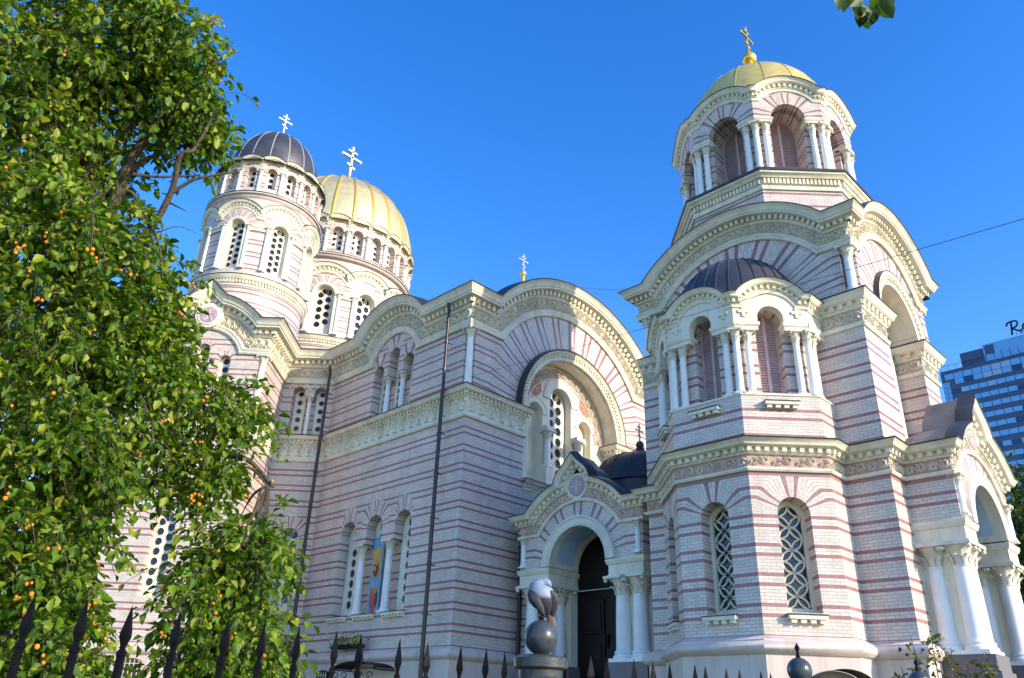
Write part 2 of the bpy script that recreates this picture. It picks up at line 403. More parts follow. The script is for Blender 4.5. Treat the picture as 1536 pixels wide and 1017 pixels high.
def wall(mb, fr, u0, u1, z0, zt, ops=(), ph=0.0, step=None, m=0):
    ztf = zt if callable(zt) else (lambda u: zt)
    st = step or (0.12 if callable(zt) else (0.3 if not fr.flat else 1e9))
    def cols(ua, ub, za, zf):
        if ub-ua < 1e-5: return
        n = max(1, int(math.ceil((ub-ua)/st)))
        for i in range(n):
            a, b = ua+(ub-ua)*i/n, ua+(ub-ua)*(i+1)/n; ta, tb = zf(a), zf(b)
            if max(ta, tb)-za < 1e-5: continue
            mb.face([fr.pt(a, za), fr.pt(b, za), fr.pt(b, max(tb, za)), fr.pt(a, max(ta, za))], [(a, za-ph), (b, za-ph), (b, tb-ph), (a, ta-ph)], m)
    cur = u0
    for o in sorted(ops, key=lambda q: q['uc']):
        uc, r, w_, zs, zp, r2 = o['uc'], o['r'], min(o['w'], o['r2']), o['zs'], o['zp'], o['r2']
        cols(cur, uc-w_, z0, ztf); cur = uc+w_
        cols(uc-r, uc+r, z0, lambda u: zs)
        cols(uc-w_, uc-r, z0, lambda u: zp); cols(uc+r, uc+w_, z0, lambda u: zp)
        v = vring(o, ph); N = 28; ths = [math.pi*i/N for i in range(N+1)]
        inn = []; out = []
        for th in ths:
            c, s = math.cos(th), math.sin(th); Ro = min(r2, w_/abs(c)) if abs(c) > 1e-6 else r2
            uo, zo = uc+Ro*c, zp+Ro*s; zo = min(zo, ztf(uo))
            inn.append((uc+r*c, zp+r*s)); out.append((uo, zo, Ro))
        for i in range(N):
            a, b = ths[i], ths[i+1]
            mb.face([fr.pt(*inn[i]), fr.pt(*out[i][:2]), fr.pt(*out[i+1][:2]), fr.pt(*inn[i+1])],
                    [(r, v(a)), (out[i][2], v(a)), (out[i+1][2], v(b)), (r, v(b))], m)
            (ua, za, _), (ub, zb, _) = out[i], out[i+1]
            if ua-ub > 1e-5:
                ta, tb = ztf(ua), ztf(ub)
                if max(ta-za, tb-zb) > 1e-4:
                    mb.face([fr.pt(ub, zb), fr.pt(ua, za), fr.pt(ua, ta), fr.pt(ub, tb)], [(ub, zb-ph), (ua, za-ph), (ua, ta-ph), (ub, tb-ph)], m)
    cols(cur, u1, z0, ztf)
def reveal(mb, fr, o, depth, ph=0.0, m=0, sill=True, front=0.0):
    v = vring(o, ph); uc, r, zs, zp = o['uc'], o['r'], o['zs'], o['zp']; N = 28
    L = [((uc+r, zs), zs-ph), ((uc+r, zp), zp-ph)]+[((uc+r*math.cos(math.pi*i/N), zp+r*math.sin(math.pi*i/N)), v(math.pi*i/N)) for i in range(1, N)]+[((uc-r, zp), zp-ph), ((uc-r, zs), zs-ph)]
    for (a, va), (b, vb) in zip(L, L[1:]):
        mb.face([fr.pt(*a, front), fr.pt(*b, front), fr.pt(*b, -depth), fr.pt(*a, -depth)], [(0, va), (0, vb), (depth, vb), (depth, va)], m)
    if sill: mb.face([fr.pt(uc-r, zs, front), fr.pt(uc+r, zs, front), fr.pt(uc+r, zs, -depth), fr.pt(uc-r, zs, -depth)], m=m)
def arch_outline(uc, r, zs, zp, n=16):
    return [(uc-r, zs), (uc+r, zs)]+[(uc+r*math.cos(math.pi*i/n), zp+r*math.sin(math.pi*i/n)) for i in range(n+1)]
def plate(mb, fr, outline, holes, dep, th, m=0):
    """flat slab at depth dep with round holes, hole walls th deep"""
    vs = [Vector(p) for p in outline]; es = [(i, (i+1) % len(outline)) for i in range(len(outline))]; hl = []
    for (x, z, r) in holes:
        n = 14; b = len(vs); pts = [(x+r*math.cos(2*math.pi*i/n), z+r*math.sin(2*math.pi*i/n)) for i in range(n)]
        vs += [Vector(p) for p in pts]; es += [(b+i, b+(i+1) % n) for i in range(n)]; hl.append(pts)
    V, _, F, *_ = delaunay_2d_cdt(vs, es, [list(range(len(outline)))], 1, 1e-6)
    for f in F:
        c = sum((V[i] for i in f), Vector((0, 0)))/len(f)
        if any((c.x-x)**2+(c.y-z)**2 < (r*.97)**2 for x, z, r in holes): continue
        mb.face([fr.pt(V[i].x, V[i].y, dep) for i in f], m=m)
    for pts in hl:
        for a, b in zip(pts, pts[1:]+pts[:1]):
            mb.face([fr.pt(*a, dep), fr.pt(*b, dep), fr.pt(*b, dep-th), fr.pt(*a, dep-th)], m=m)
        # raised rim round the hole
        c = (sum(p[0] for p in pts)/len(pts), sum(p[1] for p in pts)/len(pts)); rr = math.hypot(pts[0][0]-c[0], pts[0][1]-c[1])
        k = 1+.016/rr
        o2 = [(c[0]+(p[0]-c[0])*k, c[1]+(p[1]-c[1])*k) for p in pts]
        rows = [[fr.pt(*p, dep) for p in o2], [fr.pt(*p, dep+.012) for p in o2], [fr.pt(*p, dep+.012) for p in pts], [fr.pt(*p, dep) for p in pts]]
        mb.grid(rows, m=m, close=True)
def fan(mb, fr, outline, dep, m=0):
    mb.face([fr.pt(*p, dep) for p in outline], m=m)
def edge_slab(mb, fr, outline, d0, d1, m=0):
    for a, b in zip(outline, outline[1:]+outline[:1]):
        mb.face([fr.pt(*a, d0), fr.pt(*b, d0), fr.pt(*b, d1), fr.pt(*a, d1)], m=m)
def holes_for(o, cols, pitch, hr, z_lo=.0):
    uc, r, zs, zp = o['uc'], o['r'], o['zs'], o['zp']; H = []
    if cols == 1:
        z = zp+r*.25
        while z-hr > zs+.1: H.append((uc, z, hr)); z -= pitch
    else:
        x = pitch*.5; z = zp+r*.42; i = 0
        H.append((uc, zp+r-hr-.09, hr)) if r > .38 else None
        z = zp+r*.1
        while z-hr > zs+.08:
            H.append((uc-x, z, hr)); 
            if z-pitch*.5-hr > zs+.05 or True:
                zz = z+pitch*.45
                if (x+hr)**2+max(0, zz-zp)**2 < (r-.02)**2+.02 or zz < zp: H.append((uc+x, zz if zz-zp < r*.55 else z, hr))
            z -= pitch
    return H
def hole_window(fr, o, dep, cols, pitch, hr, parent, mat='ivory', name='window'):
    b = MB(); out = arch_outline(o['uc'], o['r'], o['zs'], o['zp']); H = holes_for(o, cols, pitch, hr)
    plate(b, fr, out, H, -dep, .10); ob = b.build(name, M[mat], parent)
    g = MB(); fan(g, fr, out, -dep-.045); g.build('pane', M['glass'], ob); return ob
def tracery_window(fr, o, dep, rho, parent):
    uc, r, zs, zp = o['uc'], o['r'], o['zs'], o['zp']; b = MB(); fw = .10
    out = arch_outline(uc, r, zs, zp, 20); inn = arch_outline(uc, r-fw, zs+fw+.05, zp, 20)
    for rows in ([[fr.pt(*p, -dep) for p in out], [fr.pt(*p, -dep+.05) for p in out], [fr.pt(*p, -dep+.05) for p in inn], [fr.pt(*p, -dep-.09) for p in inn]],): b.grid(rows, close=True)
    ri = r-fw; z0 = zs+fw+.05
    def inside(x, z): return abs(x-uc) < ri and z > z0 and (z < zp or (x-uc)**2+(z-zp)**2 < ri*ri)
    def P(s, t, d): return fr.pt(s, t, d)
    cs = []; k = 0; z = z0+.0
    while z < zp+r+rho:
        for x in ((0,) if k % 2 == 0 else (-rho, rho)): cs.append((uc+x, z))
        z += rho; k += 1
    for cx, cz in cs:
        N = 48; run_ = []
        for i in range(N+1):
            a = 2*math.pi*i/N; p = (cx+rho*math.cos(a), cz+rho*math.sin(a))
            if inside(*p): run_.append(p)
            else:
                if len(run_) > 1: bar(b, fr, run_, .021, -dep-.06, -dep+.02)
                run_ = []
        if len(run_) > 1: bar(b, fr, run_, .021, -dep-.06, -dep+.02)
    ob = b.build('window', M['cream'], parent); g = MB(); fan(g, fr, inn, -dep-.05); g.build('pane', M['glass'], ob); return ob
def bar(mb, fr, pts, hw, d0, d1, m=0):
    rows = [[], [], [], []]; N = len(pts)
    for i in range(N):
        a = pts[max(0, i-1)]; b = pts[min(N-1, i+1)]; l = math.hypot(b[0]-a[0], b[1]-a[1]) or 1e-6
        nx, nz = -(b[1]-a[1])/l*hw, (b[0]-a[0])/l*hw; x, z = pts[i]
        for k, (s, d) in enumerate(((-1, d0), (-1, d1), (1, d1), (1, d0))): rows[k].append(fr.pt(x+nx*s, z+nz*s, d))
    mb.grid(rows, m=m)
def sill_(fr, u, hw, z, parent, nb=4):
    b = MB(); b.fbox(fr, u-hw, u+hw, z-.16, z-.07, -.05, .17)
    b.hexa([fr.pt(u-hw-.02, z-.07, .19), fr.pt(u+hw+.02, z-.07, .19), fr.pt(u+hw, z-.07, -.3), fr.pt(u-hw, z-.07, -.3), fr.pt(u-hw-.02, z-.045, .19), fr.pt(u+hw+.02, z-.045, .19), fr.pt(u+hw-.08, z+.03, -.3), fr.pt(u-hw+.08, z+.03, -.3)], 1)
    w_ = 2*hw/nb
    for q in range(nb): b.fbox(fr, u-hw+w_*(q+.22), u-hw+w_*(q+.78), z-.25, z-.16, -.02, .13)
    return b.build('sill', [M['cream'], M['flash']], parent)
def louver_window(fr, o, dep, parent):
    uc, r, zs, zp = o['uc'], o['r'], o['zs'], o['zp']; b = MB(); fw = .06
    out = arch_outline(uc, r, zs, zp, 20); inn = arch_outline(uc, r-fw, zs+fw, zp, 20)
    b.grid([[fr.pt(*p, -dep-.02) for p in out], [fr.pt(*p, -dep+.04) for p in out], [fr.pt(*p, -dep+.04) for p in inn], [fr.pt(*p, -dep-.05) for p in inn]], close=True)
    b.fbox(fr, uc-.045, uc+.045, zs, zp+r-.02, -dep-.05, -dep+.045)
    ob = b.build('shutter', M['louver'], parent); s = MB(); z = zs+fw+.02
    while z < zp+r-fw-.04:
        h = math.sqrt(max(0, (r-fw)**2-(z-zp)**2)) if z > zp else r-fw
        for sg in (-1, 1):
            a, c = (uc+sg*.045, uc+sg*h) if sg > 0 else (uc-h, uc-.045)
            if c-a > .03: s.hexa([fr.pt(a, z, -dep+.012), fr.pt(c, z, -dep+.012), fr.pt(c, z+.004, -dep+.024), fr.pt(a, z+.004, -dep+.024), fr.pt(a, z+.082, -dep-.034), fr.pt(c, z+.082, -dep-.034), fr.pt(c, z+.088, -dep-.022), fr.pt(a, z+.088, -dep-.022)])
        z += .080
    fan(s, fr, out, -dep-.1); s.build('slats', M['louver'], ob); return ob

# ------------------------------------------------------------------ columns
_colm = {}
def column_mesh(r, h, ch):
    key = (round(r, 3), round(h, 3), round(ch, 3))
    if key in _colm: return _colm[key]
    b = MB(); pl = r*1.42
    b.box((-pl, -pl, 0), (pl, pl, r*.45))
    pr = [(r*1.38, r*.45), (r*1.42, r*.6), (r*1.38, r*.8), (r*1.22, r*.9), (r*1.15, r*1.02), (r*1.24, r*1.15), (r*1.22, r*1.3), (r*1.08, r*1.4), (r*1.0, r*1.6)]
    hs = h-ch
    for i in range(7): q = i/6; pr.append((r*(1.0-.13*q+.03*math.sin(math.pi*q)), r*1.6+(hs-r*1.6-.06*h*.3)*q))
    pr += [(r*1.0, hs-.02), (r*1.02, hs)]
    b.lathe((0, 0, 0), pr, 20)
    c = MB(); rb = r*.9
    c.lathe((0, 0, hs), [(rb, 0), (rb*1.03, ch*.3), (rb*1.28, ch*.6), (rb*1.75, ch*.84)], 16)
    aw = r*1.82; c.box((-aw, -aw, hs+ch*.84), (aw, aw, hs+ch))
    for row, (z0, z1, rr, n, off) in enumerate(((.0, .45, rb*1.02, 8, 0), (.30, .80, rb*1.10, 8, .5))):
        for k in range(n):
            a = 2*math.pi*(k+off)/n; wd = rb*.36; L = []
            for q, push, wk in ((0, .04, .7), (.45, .10, 1.0), (.8, .34, .9), (1.0, .62, .55), (.88, .70, .15)):
                z = hs+ch*(z0+(z1-z0)*q); rad = rr+rb*push
                ca, sa = math.cos(a), math.sin(a)
                L.append([(ca*rad*.96-sa*x*wd*wk, sa*rad*.96+ca*x*wd*wk, z) if abs(x) > .1 else (ca*rad*1.08, sa*rad*1.08, z) for x in (-1, 0, 1)])
            c.grid(L)
    for k in range(4):
        a = math.pi/4+k*math.pi/2; c.sphere((math.cos(a)*aw*1.22, math.sin(a)*aw*1.22, hs+ch*.74), r*.26, 8)
    _colm[key] = (b.mesh('column', [M['white']], 35), c.mesh('capital', [M['ivory']], 50)); return _colm[key]
def column(fr, u, dep, z0, z1, r, ch, parent, mat=None, sub=True):
    me, cm = column_mesh(r, z1-z0, ch)
    x, y, _ = fr.pt(u, 0, dep); ang = math.atan2(fr.d[1], fr.d[0]) if fr.flat else u/fr.r
    o = bpy.data.objects.new('column', me); COL.objects.link(o); o.location = (x, y, z0); o.rotation_euler = (0, 0, ang); o.parent = parent
    k = bpy.data.objects.new('capital', cm); COL.objects.link(k); k.parent = o
    return o
DC = MB()
def drum_column(fr, u, dep, z0, z1, r, ch):
    """the many small shafts of the drums, gathered in one part"""
    x, y, _ = fr.pt(u, 0, dep); a = u/fr.r; ca, sa = math.cos(a), math.sin(a)
    for k, me in enumerate(column_mesh(r, z1-z0, ch)):
        V = [v.co for v in me.vertices]; V = [(x+p.x*ca-p.y*sa, y+p.x*sa+p.y*ca, z0+p.z) for p in V]
        for f in me.polygons: DC.face([V[i] for i in f.vertices], m=k)
def footprint(mb, fr, u0, u1, d0, d1, prof, m=0, cap=True):
    """box-like block with profile: prof = [(offset, z)]"""
    rows = []
    for o, z in prof:
        rows.append([fr.pt(u0-o, z, d1+o), fr.pt(u1+o, z, d1+o), fr.pt(u1+o, z, d0-o), fr.pt(u0-o, z, d0-o)])
    mb.grid(rows, m=m, close=True)
    if cap: mb.face(rows[0][::-1], m=m); mb.face(rows[-1], m=m)
def cross(c, h, ang, parent, mat, th=.05):
    b = MB(); f = Fr((c[0], c[1]), (math.cos(ang), math.sin(ang))); z = c[2]; t = th*h/1.5
    def arm(p, q, wd=1.0):
        l = math.hypot(q[0]-p[0], q[1]-p[1]); nx, nz = -(q[1]-p[1])/l*t*wd, (q[0]-p[0])/l*t*wd
        b.hexa([f.pt(p[0]-nx, p[1]-nz, -t), f.pt(q[0]-nx, q[1]-nz, -t), f.pt(q[0]-nx, q[1]-nz, t), f.pt(p[0]-nx, p[1]-nz, t),
                f.pt(p[0]+nx, p[1]+nz, -t), f.pt(q[0]+nx, q[1]+nz, -t), f.pt(q[0]+nx, q[1]+nz, t), f.pt(p[0]+nx, p[1]+nz, t)])
    def tref(x, zz, dx, dz):
        for a, bb in ((0, 0), (1, .9), (-1, .9)): b.sphere(f.pt(x+(-dz*a-dx*bb*.6)*t*1.1, zz+(dx*a-dz*bb*.6)*t*1.1, 0), t*.95, 8)
    arm((0, z), (0, z+h)); tref(0, z+h, 0, 1)
    arm((-h*.32, z+h*.64), (h*.32, z+h*.64)); tref(-h*.32, z+h*.64, -1, 0); tref(h*.32, z+h*.64, 1, 0)
    arm((-h*.15, z+h*.83), (h*.15, z+h*.83)); arm((-h*.13, z+h*.39), (h*.13, z+h*.29))
    return b.build('cross', mat, parent)

# ================================================================== the ground
g = MB(); S_ = 3000
g.face([(-S_, -S_, 0), (S_, -S_, 0), (S_, S_, 0), (-S_, S_, 0)]); tag(g.build('ground', M['ground_soil']), kind='structure')
g = MB(); g.face([(-60, -8, .004), (60, -8, .004), (60, 2.0, .004), (-60, 2.0, .004)]); tag(g.build('pavement', M['pave']), kind='structure')

# ================================================================== the cathedral
CH = empty('cathedral', (0, 0, 0))
tag(CH, 'striped brick cathedral with gold and dark domes, a tall bell tower and round arched portals', 'cathedral')
PB, PT = 4.401, 4.156                      # brick stripe phases of the body and of the bell tower

SPEC_LOW = dict(mould=[(0, 0), (0, .07), (.05, .10), (.09, .09), (.12, .03)], frieze=(.12, .44, .03), vine=.31,
    bed=[(.44, .03), (.44, .08), (.47, .11), (.5, .11)], dent=(.5, .62, .11, .22, .24, .5), crown=[(.5, .11), (.62, .11), (.62, .24), (.66, .31), (.72, .33), (.76, .37), (.80, .41)], flash=[(.80, .42), (.83, .43), (.84, .42), (.92, .0)])
SPEC_TOP = dict(mould=[(0, 0), (0, .09), (.07, .13), (.12, .12), (.2, .17), (.25, .17), (.3, .05)], frieze=(.3, .85, .05), vine=.36,
    bed=[(.85, .05), (.85, .10), (.90, .15), (.95, .15)], dent=(.97, 1.15, .15, .34, .29, .5), crown=[(.95, .15), (1.16, .15), (1.16, .40), (1.20, .50), (1.26, .50), (1.30, .55), (1.42, .58), (1.52, .66), (1.56, .70)], flash=[(1.56, .715), (1.60, .725), (1.61, .71), (1.72, 0)])
SPEC_STR = dict(mould=[(0, 0), (0, .09), (.08, .12), (.14, .10), (.24, .04)], frieze=(.24, .84, .04), palm=.52,
    bed=[(.84, .04), (.84, .09), (.9, .11)], dent=(.9, 1.02, .11, .21, .21, .5), crown=[(.9, .11), (1.02, .11), (1.02, .24), (1.06, .29), (1.12, .30), (1.2, .36)], flash=[(1.2, .375), (1.235, .385), (1.245, .375), (1.3, 0)])
def scale_spec(sp, k, kd=None):
    kd = kd or k; o = {}
    for a, v in sp.items():
        if a in ('mould', 'bed', 'crown', 'flash'): o[a] = [(t*k, d*kd) for t, d in v]
        elif a == 'frieze': o[a] = (v[0]*k, v[1]*k, v[2]*kd)
        elif a == 'dent': o[a] = (v[0]*k, v[1]*k, v[2]*kd, v[3]*kd, v[4]*k, v[5])
        else: o[a] = v*k
    return o
def entab(fr, path, sp, cm, fm=None, fine=True, path_top=None):
    pt_ = path_top or path
    sweep(cm, fr, path, sp['mould']); sweep(cm, fr, pt_, sp['bed']); sweep(cm, fr, pt_, sp['crown']); sweep(cm, fr, pt_, sp['flash'], m=1)
    t0, t1, d0, d1, spc, fill = sp['dent']; dentils(cm, fr, pt_, t0, t1, d0, d1, spc, fill, taper=(t1-t0)*.25)
    t0, t1, d = sp['frieze']
    if fm is not None:
        sweep(fm, fr, path, [(t0, d), (t1, d)])
        if 'vine' in sp: vine(fm, fr, path, t0+.02, t1-.02, d, sp['vine'], m=1, fine=fine)
        if 'palm' in sp: palmettes(fm, fr, path, t0, t1, d, sp['palm'], m=1)
def part(mb, name, mat, smooth=None, parent=None, label=None): return mb.build(name, mat, parent or CH, smooth, label)
CF = [M['cream'], M['flash']]; FZ = [M['ground'], M['cream']]; FV = [M['ground2'], M['cream']]

# ---------------------------------------------------------------- portals
def portal(fr, uc, hw, blue=True, cx=(1.66, 2.34), dark=False):
    """projecting portal; fr is the plane of its front"""
    zE0, zE1, zc, r = 6.06, 6.66, 6.65, 2.12
    st = MB()
    for s in (-1, 1):
        st.cut(); a, b = sorted((uc+s*1.22, uc+s*(hw+.12)))
        st.fbox(fr, a, b, 0, 3.1, -1.6, .18); st.fbox(fr, a+.04, b-.04, 3.1, 3.47, -1.6, .12)
    st.cut()
    for i in range(8): st.fbox(fr, uc-hw+.3, uc+hw-.3, .35*i, .35*(i+1), -1.2, 2.4-.3*i)
    part(st, 'steps', M['granite'])
    jb = MB()
    for s in (-1, 1):
        jb.cut(); a, b = sorted((uc+s*1.36, uc+s*hw)); jb.fbox(fr, a, b, 3.47, 6.1, -1.62, -1.2)
        a, b = sorted((uc+s*(cx[0]-.05), uc+s*(cx[1]+.05))); jb.fbox(fr, a, b, 3.47, 6.1, -1.2, -.40)
    part(jb, 'jamb', M['cream'])
    for s in (-1, 1):
        for x in cx:
            for dd in (-.28, -.90): column(fr, uc+s*x, dd, 3.47, 6.08, .25 if cx[0] > 1.6 else .22, .55, CH)
    en = MB(); pr = [(0, zE0), (.03, zE0), (.03, zE0+.06), (0, zE0+.1), (0, zE1-.22), (.04, zE1-.2), (.08, zE1-.1), (.08, zE1-.04), (.0, zE1)]
    for s in (-1, 1):
        en.cut(); a, b = sorted((uc+s*1.33, uc+s*hw)); footprint(en, fr, a, b, -1.6, 0.02, pr)
    part(en, 'impost', M['cream'])
    top = apath(uc-hw, uc+hw, 7.76, uc, zc, r, 1, 1)
    o = op_(uc, 1.25, zE1, zE1, r); o['w'] = r
    wl = MB(); zt = lambda u: max(7.78, zc+math.sqrt(max(0, r*r-(u-uc)**2)))
    wall(wl, fr, uc-hw+.0, uc+hw-.0, zE1, zt, [o], PT); part(wl, 'wall', M['brick'])
    rv = MB(); reveal(rv, fr, o, 1.5, PT, sill=False); part(rv, 'soffit', M['ivory'])
    if blue:
        bl = MB(); rows = []
        for i in range(25):
            a = R(8)+R(164)*i/24; rows.append([fr.pt(uc+1.243*math.cos(a), zE1+1.243*math.sin(a), -.22), fr.pt(uc+1.243*math.cos(a), zE1+1.243*math.sin(a), -1.15)])
        bl.grid(rows); part(bl, 'soffit_panel', M['blue'], 60)
    ar = MB(); sweep(ar, fr, semi(uc, zE1, 1.25), [(0, -.02), (0, .10), (.06, .12), (.1, .09), (.26, .09), (.3, .13), (.36, .12), (.38, .0)]); part(ar, 'archivolt', M['ivory'], 40)
    cm, fm = MB(), MB()
    ptop = opath(uc-hw, uc+hw, 7.76, uc, zc, r, 9.33, 0.02, 1, 1, tip=44)
    entab(fr, top, SPEC_LOW, cm, fm, path_top=ptop)
    part(cm, 'cornice', CF, 35); part(fm, 'frieze', FZ)
    dk = MB()
    def disc(rad, d, m):
        pts = [(uc+rad*math.cos(2*math.pi*i/28), 9.33+rad*math.sin(2*math.pi*i/28)) for i in range(28)]
        dk.face([fr.pt(*p, d) for p in pts], m=m)
        for a, b in zip(pts, pts[1:]+pts[:1]): dk.face([fr.pt(*a, d), fr.pt(*b, d), fr.pt(*b, -.3), fr.pt(*a, -.3)], m=m)
    disc(.47, .06, 0); disc(.36, .09, 1); disc(.02, .1, 0)
    dkf = Fr(fr.pt(0, 0)[:2], fr.d)
    for k in range(4):
        a = k*math.pi/2; ca, sa = math.cos(a), math.sin(a)
        ribbon(dk, lambda s, t, d: fr.pt(uc+s, 9.33+t, d), [(.02*ca, .02*sa), (.2*ca, .2*sa), (.27*ca, .27*sa)], .035, .09, .03, 0)
        ribbon(dk, lambda s, t, d: fr.pt(uc+s, 9.33+t, d), [(.2*ca-.06*sa, .2*sa+.06*ca), (.2*ca+.06*sa, .2*sa-.06*ca)], .02, .09, .03, 0)
        b = a+math.pi/4; ribbon(dk, lambda s, t, d: fr.pt(uc+s, 9.33+t, d), [(.16*math.cos(b+q), .16*math.sin(b+q)) for q in (-.5, -.25, 0, .25, .5)], .012, .09, .02, 0)
    part(dk, 'medallion', [M['cream'], M['pinkstone']])
    for s in (-1, 1): column(fr, uc+s*(hw-.16), .03, 6.72, 7.78, .095, .26, CH)
    rf = MB(); rows = []
    for dep in (.0, -.45, -.9): rows.append([fr.pt(u, z-.05, dep) for u, z in ptop(.85, .0)])
    rf.grid(rows); rf.face([fr.pt(u, z-.05, -.9) for u, z in ptop(.85, .0)]); rows = []
    for dep in (-.3, -1.0, -2.0, -3.0, -4.0): rows.append([fr.pt(u, z-.06, dep) for u, z in apath(uc-hw, uc+hw, 7.76, uc, zc, r-.22)(1.0, .0)])
    rf.grid(rows); part(rf, 'roof', M['slate'] if not dark else M['flash'], 40)
    # dark door set back under a round head
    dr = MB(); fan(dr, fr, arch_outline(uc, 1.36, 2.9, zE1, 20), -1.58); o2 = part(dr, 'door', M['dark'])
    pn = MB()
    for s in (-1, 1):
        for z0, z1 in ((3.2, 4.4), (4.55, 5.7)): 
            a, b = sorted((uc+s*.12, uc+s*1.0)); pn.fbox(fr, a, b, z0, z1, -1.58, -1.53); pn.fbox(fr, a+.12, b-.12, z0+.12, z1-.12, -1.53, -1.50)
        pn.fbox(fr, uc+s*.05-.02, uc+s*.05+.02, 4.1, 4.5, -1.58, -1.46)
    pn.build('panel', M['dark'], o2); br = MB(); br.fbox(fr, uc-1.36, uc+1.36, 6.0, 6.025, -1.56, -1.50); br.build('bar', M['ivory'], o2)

# ---------------------------------------------------------------- lower storey of tower and narthex
XR = 26.7
TP = [(22.3, 21.8), (22.3, 20.66), (21.2, 20.66), (21.2, 15.2), (22.3, 15.2), (22.3, 14.7), (20.87, 14.7), (20.87, 13.52), (19.95, 13.52), (18.45, 12.02), (18.45, 9.82),
      (19.95, 8.32), (20.87, 8.32), (20.87, 7.14), (21.8, 7.14), (21.8, 5.95), (26.2, 5.95), (26.2, 7.14), (XR, 7.14), (XR, 14.7), (22.3, 14.7)]
segs = run(TP); PORT = (2, 15)
PL = [(0, .12), (3.30, .12), (3.33, .18), (3.36, .20), (3.40, .25), (3.46, .275), (3.53, .26), (3.59, .20), (3.61, .17), (3.64, .165), (3.67, .10), (3.74, 0)]
pl = MB(); lw = MB(); cm, fm = MB(), MB(); pk = MB()
for i, (f, k0, k1) in enumerate(segs):
    if i in PORT:
        for q in (pl, lw, cm, fm, pk): q.cut()
        continue
    porch_side = i in (1, 3, 14, 16)
    if not porch_side:
        sweep(pl, f, hpath(0, f.L, 0, k0, k1), PL)
    p = hpath(0, f.L, 7.76, k0, k1); entab(f, p, SPEC_LOW, cm, fm)
    sweep(pk, f, hpath(0, f.L, 0, k0, k1), [(7.655, .0), (7.66, .004), (7.76, .004)])
    z0 = 6.66 if porch_side else 3.72
    if 8 <= i <= 10:
        o = op_(f.L/2, .42, 4.28, 6.69, 1.0); wall(lw, f, 0, f.L, z0, 7.8, [o], PT); reveal(lw, f, o, .55, PT)
        tracery_window(f, o, .48, .285, CH)
        sill_(f, f.L/2, .46, 4.28, CH)
    else: wall(lw, f, 0, f.L, z0, 7.8, [], PT)
part(pl, 'plinth', M['plinth'], 40); part(lw, 'wall', M['brick']); part(cm, 'cornice', CF, 35); part(fm, 'frieze', FZ)
M['pinkbrick'] = plain('pink_brick', (0.34, 0.17, 0.185), 0.45, var=.1, scale=6); part(pk, 'brick_band', M['pinkbrick'])
portal(seg((21.2, 20.66), (21.2, 15.2)), 2.73, 2.73, dark=True)
portal(seg((21.8, 5.95), (26.2, 5.95)), 2.2, 2.2, cx=(1.55, 2.0))
# roofs over narthex, flat roof edges
rf = MB()
rf.face([(21.3, 20.6, 8.66), (21.3, 15.2, 8.66), (24.0, 15.2, 9.9), (24.0, 20.6, 9.9)]); rf.face([(22.2, 21.8, 8.66), (22.2, 14.7, 8.66), (24.5, 14.7, 9.95), (24.5, 21.8, 9.95)])
rf.box((24.2, 14.7, 8.0), (28, 21.79, 9.9)); rf.box((20.9, 7.2, 8.3), (26.6, 14.6, 8.72)); rf.box((21.9, 6.0, 8.3), (26.1, 7.3, 8.64))
part(rf, 'roof', M['slate'])
# small dark cupola over the narthex
dm = MB(); dm.lathe((25.0, 17.9, 0), [(1.95, 9.2), (1.95, 9.95), (2.02, 10.0), (1.98, 10.15), (1.86, 10.55), (1.58, 10.95), (1.1, 11.25), (.6, 11.40), (.28, 11.50), (.2, 11.6), (.16, 11.72)], 32); d = part(dm, 'dome', M['flash'], 50)
rb = MB()
for k in range(16):
    a = 2*math.pi*k/16; rb.tube([(25+q*math.cos(a), 17.9+q*math.sin(a), z+.01) for q, z in ((1.98, 10.15), (1.86, 10.55), (1.58, 10.95), (1.1, 11.25), (.6, 11.40), (.28, 11.5))], .025, 5)
rb.build('rib', M['lead'], d)
bl = MB(); bl.sphere((25, 17.9, 11.85), .17, 12); bl.sphere((25, 17.9, 11.60), .11, 10); bl.build('finial', M['lead'], d); cross((25, 17.9, 11.98), .75, 0, d, M['bronze'], .05)

